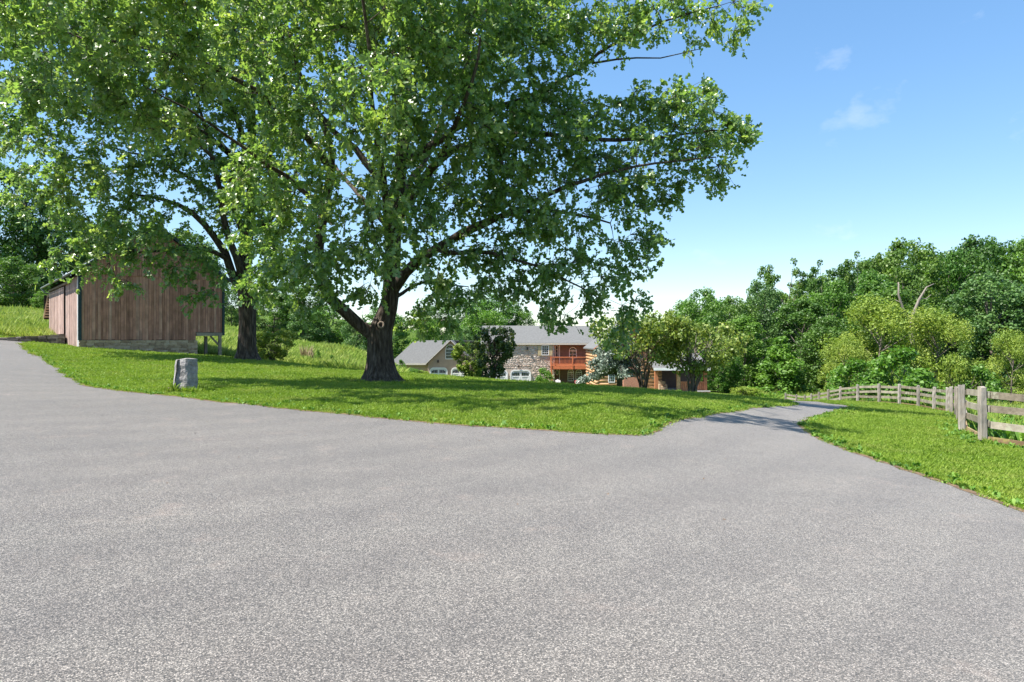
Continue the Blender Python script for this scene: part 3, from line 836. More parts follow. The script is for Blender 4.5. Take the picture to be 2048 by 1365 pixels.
def build_oak(name, label, base, trunk_path, trunk_r, flare, limbs, lobes, n_att, leaf, seed, n_tw=8, n_lf=8, reach=0.82, keep=None):
    root = empty(name, base, 0, label, 'tree')
    B = np.array(tuple(base))
    tm = trunk_mesh([np.array(tuple(p))-B for p in trunk_path], trunk_r, flare, M['bark'], 0.0, seed=seed)
    trunk = link(bpy.data.objects.new('trunk', tm), root)
    att = lobes_to_points(lobes, n_att, seed)
    if keep is not None: att = att[keep(att)]
    limbs_w = [([np.array(tuple(p)) for p in pts], a, b) for pts, a, b in limbs]
    tubes, A, dirs = grow(limbs_w, att, seed=seed)
    nl = len(limbs)
    for i in range(nl):
        V, Q = tube_np(tubes[i][0]-B, tubes[i][1], 14)
        link(bpy.data.objects.new('limb', np_mesh('limb', V, Q, M['bark'], True)), root)
    rg = np.random.default_rng(seed+5)
    LP, LD, TW = sprays(A, dirs, rg, n_tw, n_lf, reach, leaf, B + np.array([0,0,6.0]))
    tw = [(p, np.array([.010,.008,.006,.004])) for p in TW]
    V, Q = merge_tubes([(p-B, r) for p, r in tubes[nl:]+tw], [6]*(len(tubes)-nl) + [3]*len(tw))
    br = link(bpy.data.objects.new('branches', np_mesh('branches', V, Q, M['bark'], True)), root); tag(br, kind='stuff')
    V, T, a = place_leaves(LP-B, LD, leaf, rg)
    cr = link(bpy.data.objects.new('crown', np_mesh('crown', V, T, M['oak_leaf'], False, a)), root); tag(cr, kind='stuff')
    return root, trunk

Y1 = 27.0
o1 = Vector((-5.2, Y1, tz(-5.2, Y1) - 0.08))
def L(*p): return [at(*q) for q in p]
trunk1 = [o1, at(760,735,Y1), at(759,700,Y1), at(760,665,Y1), at(770,635,Y1), at(779,600,Y1), at(783,550,Y1), at(790,440,Y1), at(806,281,Y1), at(814,100,Y1), at(815,-60,Y1), at(812,-200,Y1)]
rad1 = [.50,.485,.475,.47,.39,.33,.31,.27,.23,.18,.12,.04]
limbs1 = [
    (L((762,690,27),(742,662,26.9),(716,640,26.7),(688,618,26.4),(658,590,26.1),(640,552,25.8),(638,500,25.5),(649,420,25.2),(655,310,25),(622,215,25),(590,140,25),(560,40,25)), .285, .05),
    (L((783,585,27),(812,545,26.7),(870,498,26),(962,450,25.4),(1090,425,25),(1230,445,24.8)), .24, .03),
    (L((790,450,27),(868,348,26.7),(938,292,26.3),(1040,262,26),(1180,272,25.7),(1330,262,25.5),(1455,250,25.5)), .20, .025),
    (L((800,340,27),(880,275,26.8),(1010,212,26.4),(1160,140,26),(1236,86,25.8),(1370,40,25.6),(1450,22,25.6)), .18, .02),
    (L((1185,127,25.95),(1236,119,25.7),(1320,118,25.5),(1402,104,25.4)), .045, .012),
    (L((880,492,25.9),(1000,425,25),(1140,378,24.5),(1280,335,24.3),(1430,318,24.3)), .15, .02),
    (L((788,500,27),(768,385,24),(738,250,21.5),(718,120,19.8),(700,0,19)), .19, .04),
    (L((792,455,27),(862,335,24),(920,205,21.5),(962,80,20.5)), .17, .04),
    (L((787,420,27),(700,305,26.5),(600,185,27),(500,80,27.5)), .17, .04),
    (L((815,100,27),(760,-60,22),(690,-260,17.5),(560,-310,15.5)), .12, .03),
    (L((814,140,27),(880,-40,22),(960,-270,16.5)), .12, .03),
    (L((690,-260,17.5),(450,-280,17),(180,-290,17)), .07, .03),
    (L((655,330,25),(560,220,23.5),(440,140,22),(300,90,21),(150,70,21)), .13, .03),
    (L((650,410,25.2),(540,330,24),(420,255,22.8),(290,185,22)), .11, .02),
    (L((798,420,27),(850,300,30.5),(900,150,33),(930,20,34)), .18, .04),
    (L((795,470,27),(700,380,30),(610,260,33)), .16, .04),
    (L((872,498,26),(980,515,24.6),(1095,555,23.8),(1195,612,23.6)), .11, .02),
    (L((782,600,27),(850,560,28.5),(930,575,29.5)), .09, .02),
]
D = 5.0
lobes1 = [
    (560,60,26,130,110),(690,40,22,140,120),(850,40,21,150,120),(985,70,24,110,90),(610,220,23,120,100),(760,200,20,130,110),(905,210,22,130,100),(1040,190,25,110,75),
    (560,370,25,105,90),(690,390,21.5,115,90),(820,390,22,110,85),(950,360,24,120,80),(1060,60,26,70,55),
    (1160,50,25.5,75,48),(1120,100,25,60,40),(1220,60,25,70,30),(1330,20,25.5,80,26),(1350,215,25,80,42),(1240,190,25,60,30),(1400,270,25,80,40),(1330,300,24.5,80,40),(1240,380,24.5,70,40),(1265,35,26,80,34),(1370,35,26,80,38),(1450,25,26,38,42),(1465,60,26,20,32),(1395,60,26,40,20),
    (1150,215,25.5,90,55),(1270,225,25.5,90,45),(1400,210,25.5,70,42),(1450,250,25.5,62,38),(1475,285,25.5,40,32),(1410,345,25,70,32),(1310,355,25,80,42),(1200,330,25,95,50),(1090,330,24.5,90,60),
    (1090,440,24.5,90,55),(1200,440,24.5,70,45),(1275,470,25,48,20),(1130,530,24,85,50),(1220,530,24,65,40),(1215,590,24,60,36),(1150,600,24,48,36),(1240,640,24,38,26),(1185,655,24,28,22),(1265,585,24,30,30),(1082,615,23.5,24,24),(1045,560,24.5,50,28),(985,570,25,30,28),
    (990,500,25,70,50),(890,520,26,55,40),(860,580,28,50,38),(925,585,29,42,32),(838,632,29,32,20),(880,625,29.5,26,20),
    (690,490,22,85,55),(740,550,23,40,25),(620,520,24,75,55),(560,550,25,60,42),(790,480,21.5,70,55),(595,600,25,55,18),(645,595,23.8,38,20),(688,575,23.5,34,16),(540,480,26,50,50),(1000,300,23.5,110,90),(1100,260,24,80,60),(1020,420,23.5,70,50),
    (440,130,21,95,80),(320,60,20.5,110,80),(200,130,21,110,90),(90,40,21.5,100,80),(330,240,22,80,60),(60,180,22,70,60),(200,-80,20,150,90),(420,-70,20,140,90),(60,-330,16,150,50,1.8),(330,-350,14.8,170,50,1.8),(640,-350,14.2,180,50,1.8),(920,-340,14.6,160,50,1.8),(-120,-240,19,130,50,1.8),(620,-110,25,160,110,5),(850,-120,24,180,110,6),(1050,-70,27,130,80,5),(760,-20,32,170,100),(900,130,33,120,80),(800,280,32,90,60)]  # lobes high above the view are unseen, added to shade the lawn
TREE_GROUP = None
build_oak('oak_tree', 'huge spreading oak with forked thick trunk and knot hole in the middle of the lawn', o1, trunk1, rad1, 0.42, limbs1, lobes1, 1230, 0.23, 21)
oak1 = bpy.data.objects['oak_tree']
# knot hole on the bole
kp = at(767, 651, Y1) + Vector((0, -0.50, 0)) - o1
kr = MB()
ring = [kp + Vector((math.cos(a)*0.105, -0.02+0.02*math.sin(a), math.sin(a)*0.115)) for a in np.linspace(0, 2*math.pi, 17)]
kr.tube(ring, [0.038]*17, 7, cap=False)
kr.build('knot_ring', M['bark_ring'], oak1, smooth=True)
kh = MB(); kh.tube([kp + Vector((0, -0.035, 0)), kp + Vector((0, 0.12, 0))], [0.09, 0.06], 14)
kh.build('knot_hole', M['bark_hole'], oak1)

Y2 = 38.7
g2 = on_ground(495, Y2)
o2 = g2 - Vector((0, 0, 0.08))
trunk2 = [o2, at(495,690,Y2), at(496,640,Y2), at(494,590,Y2), at(488,555,Y2), at(492,500,Y2), at(503,400,Y2), at(505,300,Y2), at(500,150,Y2), at(490,0,Y2), at(482,-110,Y2)]
rad2 = [.50,.475,.455,.47,.40,.33,.29,.25,.2,.12,.04]
limbs2 = [
    (L((480,580,38.7),(464,545,38.4),(452,512,38),(430,478,37.6),(385,432,37),(330,405,36.4),(250,380,36)), .27, .04),
    (L((484,560,38.7),(470,515,38.2),(452,462,37.6),(440,400,37),(420,300,36.5),(390,180,36)), .24, .05),
    (L((495,490,38.7),(468,425,38),(431,394,37.4),(330,330,36.4),(210,285,36)), .20, .03),
    (L((505,360,38.7),(402,262,37.5),(287,189,36.4),(150,118,36)), .20, .03),
    (L((503,290,38.7),(443,189,37.8),(336,139,37),(200,75,36.5)), .17, .03),
    (L((456,520,38.1),(405,500,36.8),(320,500,35.6),(225,505,35)), .14, .02),
    (L((497,470,38.7),(552,428,38.6),(592,330,38.6),(610,220,39)), .16, .03),
    (L((503,380,38.7),(440,280,41.5),(330,180,44)), .16, .03),
    (L((500,420,38.7),(430,330,35.5),(330,230,33),(230,150,32)), .16, .03),
]
lobes2 = [
    (20,40,36.5,90,80),(130,50,35,100,90),(270,50,35,110,90),(400,50,36,110,90),(520,60,38,90,90),(40,170,36,85,80),(160,180,34,110,80),(300,190,34.5,110,85),(430,200,36.5,100,85),(535,210,38,70,80),
    (30,270,35.5,60,50),(140,300,34.5,90,60),(260,310,34.5,100,65),(390,320,36,90,65),(500,330,38,70,65),(105,385,35,62,38),(200,395,34.5,80,50),(310,410,35.5,75,42),(560,340,39,45,70),
    (165,450,34.5,55,38),(215,480,34.5,60,36),(160,505,34.5,45,30),(290,490,34.5,60,30),(390,490,35.5,55,35),(300,462,34.5,85,26),(360,500,34.5,40,24),(200,520,34.2,40,20),(130,525,34.5,24,18),(340,530,34.5,45,16),(420,540,35.5,38,22),(228,562,34,26,11),(418,580,35,32,14),(265,540,34.5,35,14),
    (530,430,38.5,40,45),(545,520,38.5,28,45),(450,430,38,50,35),(515,560,37.6,24,24),(20,330,36,40,22),(25,400,37,36,20),
    (60,-80,37,130,80,5),(280,-90,37,150,90,5),(450,-80,39,120,90,5),(200,60,43,120,80),(400,110,43,100,80)]
build_oak('oak_tree', 'second large oak with straight single trunk beside the barn', o2, trunk2, rad2, 0.34, limbs2, lobes2, 690, 0.27, 33, n_tw=8, n_lf=9, reach=1.05)
# ------------------------------------------------------------------ background trees: prototypes with shared meshes
QUAD_V = np.array([(0,0,0),(.42,.45,.06),(0,1,-.08),(-.42,.45,.06)])
def leaf_cards(P, Nrm, size, rg, spread=0.8, droop=0.0):
    n = len(P)
    N = Nrm + rg.normal(size=(n,3))*spread; N /= np.linalg.norm(N, axis=1)[:, None]
    D = rg.normal(size=(n,3)); D[:, 2] -= droop; D -= N*(D*N).sum(1)[:, None]; D /= np.linalg.norm(D, axis=1)[:, None]+1e-9
    X = np.cross(D, N); s = size*(0.6+0.8*rg.random(n))
    V = P[:, None] + s[:, None, None]*(QUAD_V[None,:,0:1]*X[:,None] + (QUAD_V[None,:,1:2]-.5)*D[:,None] + QUAD_V[None,:,2:3]*N[:,None])
    T = np.array([(0,1,2,3)])[None] + (np.arange(n)*4)[:, None, None]
    return V.reshape(-1,3), T.reshape(-1,4)

def crown_proto(name, mat, seed, H=18.0, Rw=6.0, base=0.18, n_clump=46, n_leaf=9000, size=0.42, clump=0.27, shape='round', spread=0.8, gaps=0.0, bark='bark_grey', droop=0.2, trunk_r=0.28, multi=1):
    rg = np.random.default_rng(seed)
    C = []; S = []
    z0 = H*base
    while len(C) < n_clump:
        t = rg.random(); z = z0 + (H-z0)*t
        if shape == 'round': prof = math.sqrt(max(0, 1-(2*t-0.9)**2*0.82))*(0.75+0.25*t)
        elif shape == 'cone': prof = (1-t)**0.85*1.02 + 0.03
        elif shape == 'oval': prof = math.sqrt(max(0.02, 1-(2*t-1)**2))*0.95
        elif shape == 'open': prof = (0.35+0.75*t) if t < .8 else 0.9*(1-(t-.8)*1.5)
        elif shape == 'vase': prof = 0.30+0.78*math.sin(min(1, t*1.15)*1.9)*0.95 if t < .85 else 0.75
        else: prof = math.sqrt(max(0.02, 1-(1.9*t-0.75)**2))
        a = rg.random()*6.283; r = prof*Rw*(0.35+0.65*math.sqrt(rg.random()))
        C.append((r*math.cos(a), r*math.sin(a), z)); S.append(clump*Rw*(0.6+0.7*rg.random())*(0.6 if shape == 'cone' and t > .7 else 1))
    C = np.array(C); S = np.array(S)
    w = S**2; w /= w.sum()
    i = rg.choice(len(C), n_leaf, p=w)
    d = rg.normal(size=(n_leaf,3)); d[:, 2] = np.where(rg.random(n_leaf) < .35, np.abs(d[:, 2]), d[:, 2]); d /= np.linalg.norm(d, axis=1)[:, None]
    flat = np.array([1.0, 1.0, 0.92])
    rad = S[i]*(1.05*rg.random(n_leaf)**0.45)
    bumpn = 1 + 0.22*np.sin(d[:,0]*7+i)*np.sin(d[:,1]*6+i*1.7)*np.sin(d[:,2]*8+i*.6)
    P = C[i] + d*flat*(rad*bumpn)[:, None]
    nrm = d*np.array([.8,.8,1.1]) + np.array([0,0,.35])
    V, Q = leaf_cards(P, nrm, size, rg, spread, droop)
    a = rg.random(n_leaf)*0.6 + 0.4*((np.sin(i*12.9898)*43758.5)%1)
    crown = np_mesh(name + '_crown', V, Q, mat, False, a)
    tubes = []
    zs = min(z0*0.9, H*.2)
    for m in range(multi):
        off = rg.normal(size=2)*(0.12 if multi > 1 else 0); ln = rg.normal(size=2)*(0.35 if multi > 1 else .08)*Rw
        top = np.array([ln[0], ln[1], H*.72])
        P = catmull([(off[0], off[1], -0.4), (off[0]+ln[0]*.1, off[1]+ln[1]*.1, zs), (off[0]+ln[0]*.45, off[1]+ln[1]*.45, H*.42), tuple(top)], H*.06)
        tubes.append((P, np.linspace(trunk_r/math.sqrt(multi)*1.2, trunk_r*.15, len(P))))
    order = rg.choice(len(C), min(len(C), 26), replace=False)
    for j in order:
        Pm = tubes[rg.integers(0, multi)][0]
        k = int(np.argmin(np.abs(Pm[:, 2] - (C[j][2]*0.72 - H*.03)))); s = Pm[k]
        e = C[j]; mid = (s+e)/2 + np.array([0,0,-0.04*H*rg.random()])
        P = catmull([tuple(s), tuple(mid), tuple(e)], H*.06)
        tubes.append((P, np.linspace(trunk_r*.34, trunk_r*.07, len(P))))
    Vt, Qt = merge_tubes(tubes, [8]*multi + [5]*(len(tubes)-multi))
    trunk = np_mesh(name + '_trunk', Vt, Qt, M[bark], True)
    return dict(crown=crown, trunk=trunk, H=H, R=Rw)

PROTO = {
    'broad': crown_proto('broad', M['leaf_mid'], 1, 18, 6.5, .06, 110, 17000, .36, clump=.22),
    'broad2': crown_proto('broad2', M['leaf_dark'], 2, 18, 6.5, .08, 110, 17000, .36, clump=.21),
    'oval': crown_proto('oval', M['leaf_mid'], 3, 20, 5.2, .06, 110, 17000, .35, clump=.23, shape='oval'),
    'oval2': crown_proto('oval2', M['leaf_dark'], 4, 20, 5.2, .08, 100, 16000, .35, clump=.23, shape='oval'),
    'open': crown_proto('open', M['leaf_dark'], 5, 20, 5.5, .40, 46, 6500, .34, clump=.17, shape='open', bark='bark_grey'),
    'cone': crown_proto('cone', M['leaf_bright'], 6, 9, 3.6, .03, 60, 9000, .30, clump=.26, shape='cone', trunk_r=.14),
    'feather': crown_proto('feather', M['leaf_yellow'], 7, 11, 6.0, .06, 38, 17000, .22, clump=.27, shape='round', droop=.9, trunk_r=.2),
    'shrub': crown_proto('shrub', M['leaf_bright'], 8, 3, 1.7, .03, 30, 4500, .17, clump=.34, shape='dome', trunk_r=.05, multi=4),
    'shrub_y': crown_proto('shrub_y', M['leaf_yellow'], 9, 3, 1.7, .05, 30, 4500, .15, clump=.32, shape='dome', trunk_r=.05, multi=4),
    'bluegreen': crown_proto('bluegreen', M['leaf_bluegreen'], 10, 18, 6, .05, 100, 16000, .35, clump=.22),
    'bright': crown_proto('bright', M['leaf_bright'], 12, 12, 5.5, .04, 100, 16000, .27, clump=.21),
    'dark': crown_proto('dark', M['leaf_dark'], 13, 18, 7, .03, 110, 17000, .38, clump=.21),
}
def tree(proto, name, label, px, Y, top, width, group=None, cat='tree', rz=None, sink=0.15):
    """a tree standing on the ground at photo column px, distance Y; top = photo row of its tip, width in photo pixels"""
    p = PROTO[proto]; b = on_ground(px, Y)
    h = (CAM_H - (top - CY)/F*Y) - b.z
    r = width*Y/F/2
    o = empty(name, b - Vector((0,0,sink)), random.random()*6.28 if rz is None else rz, label, cat, group)
    o.scale = (r/p['R'], r/p['R'], (h+sink)/p['H'])
    link(bpy.data.objects.new('trunk', p['trunk']), o)
    c = link(bpy.data.objects.new('crown', p['crown']), o); tag(c, kind='stuff')
    return o

W = 'trees of the wood on the right'
wood = [
    ('broad', 'mid green rounded tree behind the right crape myrtle', 1400, 96, 585, 130),
    ('broad2', 'dark green tree left of the blue green treetop', 1470, 104, 600, 110),
    ('bluegreen', 'blue green treetop left of the open crowned tree', 1525, 108, 570, 100),
    ('open', 'leftmost tall tree with open crown and sky showing through', 1565, 112, 526, 110),
    ('open', 'second tall open crowned tree on the wood skyline', 1655, 118, 522, 100),
    ('oval2', 'dark dense tree behind the bright conical tree', 1600, 98, 605, 130),
    ('broad', 'mid green crown below the second open crowned tree', 1660, 104, 570, 130),
    ('open', 'thin topped tree left of the tall rounded crown', 1725, 116, 505, 95),
    ('broad2', 'tall rounded crown highest in the middle of the wood', 1812, 118, 488, 165),
    ('oval', 'upright green tree in front of the tall rounded crown', 1745, 108, 555, 120),
    ('broad', 'green crown right of the tall rounded crown', 1890, 120, 512, 130),
    ('broad2', 'tallest dark crown at the right end of the wood', 1965, 122, 482, 170),
    ('broad', 'high crown cut by the right picture edge', 2050, 118, 488, 150),
    ('bluegreen', 'big blue green tree on the right with layered foliage', 1985, 92, 560, 190),
    ('broad2', 'dark shaded tree between yellow green tree and right edge', 1915, 96, 600, 120),
    ('dark', 'dark tree filling the gap right of the conical tree', 1660, 92, 640, 130),
    ('oval', 'narrow green tree left of the conical tree', 1490, 92, 640, 110),
    ('broad', 'low spreading green tree behind the porch corner', 1435, 88, 690, 100),
    ('dark', 'shaded dark tree behind the feathery yellow green tree', 1780, 98, 585, 200),
    ('oval2', 'dark tree at the far right behind yellow shrubs', 2060, 90, 590, 130),
]
for i, (p, lb, x, Y, t, w) in enumerate(wood):
    tree(p, 'wood_tree', lb, x, Y, t, w, W)
for x, Y, t, w, lb in ((1345,140,640,140,'dark tree in the back row above the left crape myrtle'),(1440,135,610,150,'dark tree in the back row left of the blue green treetop'),(1540,140,590,160,'dark tree in the back row behind the leftmost open crowned tree'),
    (1640,142,560,160,'dark tree in the back row behind the second open crowned tree'),(1740,145,530,170,'dark tree in the back row behind the thin topped tree'),(1850,148,515,190,'dark tree in the back row right of the tall rounded crown'),
    (1960,150,500,200,'dark tree in the back row behind the tallest right hand crown'),(2070,150,500,200,'dark tree in the back row cut by the right picture edge')):
    tree('dark', 'wood_tree', lb, x, Y, t, w, 'back row of the wood')
tree('cone', 'conical_tree', 'bright green conical young tree at the bend of the drive', 1562, 84, 678, 130)
tree('feather', 'feathery_tree', 'large feathery yellow green tree behind the fence', 1752, 80, 620, 225)
tree('feather', 'feathery_tree', 'smaller yellow green tree right of the large feathery one', 1868, 80, 640, 175)
tree('feather', 'feathery_tree', 'low yellow green tree at the far left of the feathery pair', 1688, 76, 690, 115)
tree('feather', 'feathery_tree', 'yellow green tree at the right picture edge', 2020, 70, 680, 130)
tree('shrub', 'shrub', 'bright green broad shrub in front of the feathery tree', 1805, 62, 706, 150, cat='shrub')
tree('shrub', 'shrub', 'bright green shrub left of the broad one behind the fence', 1712, 64, 728, 115, cat='shrub')
tree('shrub_y', 'shrub', 'small rounded yellow green shrub right of the broad green shrub', 1908, 64, 716, 72, cat='shrub')
tree('shrub', 'shrub', 'low green shrub beside the rounded yellow green one', 1960, 62, 740, 80, cat='shrub')
tree('shrub_y', 'shrub', 'pale grey green low shrub by the drive below the conical tree', 1490, 80, 775, 60, cat='shrub')

# bare pale snag in the wood
sb = on_ground(1822, 88)
sn = empty('dead_tree', sb, 0, 'pale dead tree with forked bare trunk standing in the wood', 'tree')
S_ = lambda *p: [at(x, y, 88) - sb for x, y in p]
m_ = MB(); m_.tube([Vector((0,0,-.3))] + S_((1825,690),(1822,640),(1838,600),(1853,575),(1868,568)), [.34,.3,.25,.17,.10,.05], 9); m_.build('trunk', M['bark_pale'], sn, smooth=True)
for pts, r in ((S_((1822,645),(1805,615),(1797,590),(1797,565)), (.19,.16,.13,.07)), (S_((1840,598),(1852,598),(1862,590)), (.1,.07,.04)), (S_((1812,625),(1800,605),(1790,600)), (.1,.07,.04))):
    m_ = MB(); m_.tube(pts, r, 7); m_.build('limb', M['bark_pale'], sn, smooth=True)

# trees behind the houses and on the left hill
hb = 'trees behind the houses'
for p, lb, x, Y, t, w in (
    ('bright', 'light green rounded tree behind garage and stone house', 965, 118, 622, 120),
    ('bluegreen', 'grey green tree above the garage ridge', 925, 128, 600, 70),
    ('broad', 'tall mid green tree left behind the bronze shrub', 985, 150, 592, 130),
    ('bluegreen', 'small blue green tree right of the garage gable', 925, 112, 660, 60),
    ('bright', 'green tree behind the left part of the garage', 850, 125, 640, 90),
    ('broad', 'treetop peeping over the stone house roof', 1100, 135, 632, 60),
    ('bluegreen', 'tree behind the garage left of the light green one', 880, 140, 610, 90),
    ('bright', 'low bright tree between garage and stone house', 948, 104, 690, 50),
    ('broad', 'tree at the back between light green tree and stone roof', 1035, 150, 615, 80)):
    tree(p, 'background_tree', lb, x, Y, t, w, hb)
hl = 'trees along the top of the meadow'
for p, lb, x, Y, t, w in (
    ('broad2', 'dark tree above the meadow next to the second oak', 545, 112, 590, 110),
    ('bluegreen', 'blue green tree in the middle of the meadow edge', 610, 110, 620, 100),
    ('broad', 'mid green tree on the meadow edge left of the big oak', 660, 114, 615, 110),
    ('bluegreen', 'low dense tree beside the big oak bole', 712, 108, 640, 80),
    ('dark', 'dark tree seen under the barn forebay side', 462, 92, 560, 70),
    ('broad2', 'dark tree behind between oak trunks', 590, 130, 570, 130),
    ('broad', 'green tree behind the big oak trunk', 770, 118, 620, 110)):
    tree(p, 'meadow_tree', lb, x, Y, t, w, hl)
hd = 'dark trees on the left hill'
for p, lb, x, Y, t, w in (
    ('dark', 'tall dark tree at the left picture edge', -10, 88, 335, 190),
    ('broad2', 'hill tree just outside the left picture edge', -170, 92, 380, 170),
    ('dark', 'second hill tree outside the left picture edge', -330, 96, 360, 190),
    ('broad2', 'dark tree on the hill left of the barn', 75, 92, 400, 130),
    ('dark', 'dark tree directly behind the barn gutter', 130, 96, 430, 130),
    ('broad2', 'lower dark tree in front of the left hill wood', 30, 80, 520, 120),
    ('broad', 'green bush like tree beside the crib', 92, 76, 585, 60),
    ('dark', 'dark tree behind the barn roof', 230, 104, 440, 160),
    ('dark', 'dark tree behind the right barn slope', 370, 108, 470, 150)):
    tree(p, 'hill_tree', lb, x, Y, t, w, hd)

# ------------------------------------------------------------------ garden shrubs and small trees
def vase_tree(name, label, px, Y, top, width, mat, seed, n_stem=7, n_leaf=5200, size=.2, bark='bark_grey', low=.28, cat='tree', sr=.10, flat=0.75, dens=1.0):
    """several stems from one base spreading upwards like a vase, leaves in the upper part"""
    b = on_ground(px, Y); h = (CAM_H - (top - CY)/F*Y) - b.z; r = width*Y/F/2
    rg = np.random.default_rng(seed)
    o = empty(name, b - Vector((0,0,.05)), 0, label, cat)
    att = []; tubes = []
    for s in range(n_stem):
        a = s*6.283/n_stem + rg.normal()*.25; k = 0.45+0.55*rg.random()
        P = catmull([(math.cos(a)*.1, math.sin(a)*.1, -.1), (math.cos(a)*r*.16*k, math.sin(a)*r*.16*k, h*.22), (math.cos(a)*r*.42*k, math.sin(a)*r*.42*k, h*.5), (math.cos(a)*r*.72*k, math.sin(a)*r*.72*k, h*.86)], h*.07)
        P = P + rg.normal(size=P.shape)*h*.008
        tubes.append((P, np.linspace(sr, sr*.15, len(P))))
    stems = MB()
    Vt, Qt = merge_tubes(tubes, [7]*len(tubes))
    for (P, rr) in tubes:
        V, Q = tube_np(P, rr, 7); link(bpy.data.objects.new('stem', np_mesh('stem', V, Q, M[bark], True)), o)
    br = []; cl = []
    nc = int(70*dens)
    for c in range(nc):
        t = low + (1-low)*rg.random()**.8; a = rg.random()*6.283
        rr = r*(0.25+0.95*math.sin(min(1.0,(t-low)/(1-low)*.9+.12)*1.75))*(.35+.65*math.sqrt(rg.random()))
        e = np.array([rr*math.cos(a), rr*math.sin(a), h*t*(1-.10*(rr/r)**2)])
        st = tubes[rg.integers(0, n_stem)][0]
        k = int(np.argmin(np.linalg.norm(st - e*np.array([.6,.6,.72]), axis=1)))
        P = catmull([tuple(st[k]), tuple((st[k]+e)/2 + np.array([0,0,.03*h])), tuple(e)], h*.06)
        br.append((P, np.linspace(sr*.28, sr*.05, len(P)))); cl.append(e)
    V, Q = merge_tubes(br, [4]*len(br)); t_ = link(bpy.data.objects.new('branches', np_mesh('branches', V, Q, M[bark], True)), o); tag(t_, kind='stuff')
    cl = np.array(cl); i = rg.integers(0, nc, n_leaf)
    d = rg.normal(size=(n_leaf,3)); d /= np.linalg.norm(d, axis=1)[:, None]
    P = cl[i] + d*np.array([1,1,flat])*(r*.24/math.sqrt(dens)*rg.random(n_leaf)**.5)[:, None]
    V, Q = leaf_cards(P, d+np.array([0,0,.4]), size, rg, .8, .2)
    c_ = link(bpy.data.objects.new('crown', np_mesh('crown', V, Q, mat, False, rg.random(n_leaf))), o); tag(c_, kind='stuff')
    return o
vase_tree('crape_myrtle', 'left multi stemmed crape myrtle in front of the log house', 1288, 47.5, 622, 165, M['leaf_olive'], 51, 8, 4800, .20, 'bark', .42, sr=.085)
vase_tree('crape_myrtle', 'right multi stemmed crape myrtle beside the porch railing', 1386, 48, 630, 170, M['leaf_olive'], 52, 7, 6200, .20, 'bark_grey', .34, sr=.10)
vase_tree('bronze_shrub', 'dark bronze leaved upright shrub on the lawn crest', 986, 43, 648, 72, M['leaf_plum'], 53, 10, 5200, .14, 'bark', .10, 'shrub', .045, flat=1.3, dens=1.9)
vase_tree('yellow_shrub', 'yellow green shrub half hidden behind the dark bronze shrub', 944, 47, 682, 62, M['leaf_yellow'], 54, 8, 3600, .14, 'bark_grey', .10, 'shrub', .035)
vase_tree('vase_shrub', 'yellow green vase shaped shrub beside the second oak', 544, 42.5, 656, 78, M['leaf_yellow'], 55, 12, 6500, .10, 'bark_grey', .16, 'shrub', .03, dens=1.5)
tree('shrub', 'rounded_shrub', 'rounded green shrub in front of the stone wall corner', 1085, 80, 741, 50, cat='shrub')
tree('shrub', 'garden_shrub', 'pale shrub at the garage side wall', 822, 92, 738, 40, cat='shrub')
tree('shrub_y', 'garden_shrub', 'pale yellow shrub along the garage side wall', 843, 93, 742, 34, cat='shrub')
tree('shrub', 'garden_shrub', 'shrub beside the oak bole in front of the garage roof', 802, 88, 722, 22, cat='shrub')
tree('shrub', 'field_shrub', 'small dark green shrub standing in the meadow', 664, 62, 713, 20, cat='shrub')
tree('shrub', 'field_shrub', 'tiny leafy sapling left of the small meadow shrub', 636, 60, 703, 14, cat='shrub')

# blue spruce
b = on_ground(1239, 55)
sp = empty('blue_spruce', b - Vector((0,0,.05)), 0, 'sparse blue grey spruce with drooping boughs before the log house', 'tree')
hS = CAM_H - (655-CY)/F*55 - b.z
m_ = MB(); m_.tube([(0,0,-.1),(.02,0,hS*.4),(0,.05,hS)], [.26,.2,.03], 10); m_.build('trunk', M['bark_grey'], sp, smooth=True)
rg = np.random.default_rng(77); LP = []; LN = []; br = []
for k in range(64):
    z = hS*(.26 + .72*rg.random()); a = rg.random()*6.283; Lb = 2.9*(1-(z/hS)*.62)*(0.7+.4*rg.random())*(1.3 if math.cos(a) < 0 else .8)
    P = catmull([(0,0,z), (math.cos(a)*Lb*.5, math.sin(a)*Lb*.5, z+.02*Lb), (math.cos(a)*Lb, math.sin(a)*Lb, z-.22*Lb)], .25)
    br.append((P, np.linspace(.045,.012,len(P))))
    for p in P[1:]:
        n = 34; q = p + rg.normal(size=(n,3))*np.array([.2,.2,.10]) + np.array([0,0,-.10]); LP.append(q); LN.append(rg.normal(size=(n,3))+np.array([0,0,.8]))
V, Q = merge_tubes(br, [4]*len(br)); t_ = link(bpy.data.objects.new('boughs', np_mesh('boughs', V, Q, M['bark_grey'], True)), sp); tag(t_, kind='stuff')
LP = np.vstack(LP); LN = np.vstack(LN); V, Q = leaf_cards(LP, LN, .19, rg, .6, .6)
t_ = link(bpy.data.objects.new('needles', np_mesh('needles', V, Q, M['leaf_blue'], False, rg.random(len(LP)))), sp); tag(t_, kind='stuff')

# tan ornamental grass clump in the meadow
g = on_ground(615, 58)
og = blade_tuft('plume_grass', 150, 1.75, .35, .035, .28, M['straw'], 90)
og.location = g; link(og); tag(og, 'tan clump of tall plume grass standing in the meadow', 'grass clump')
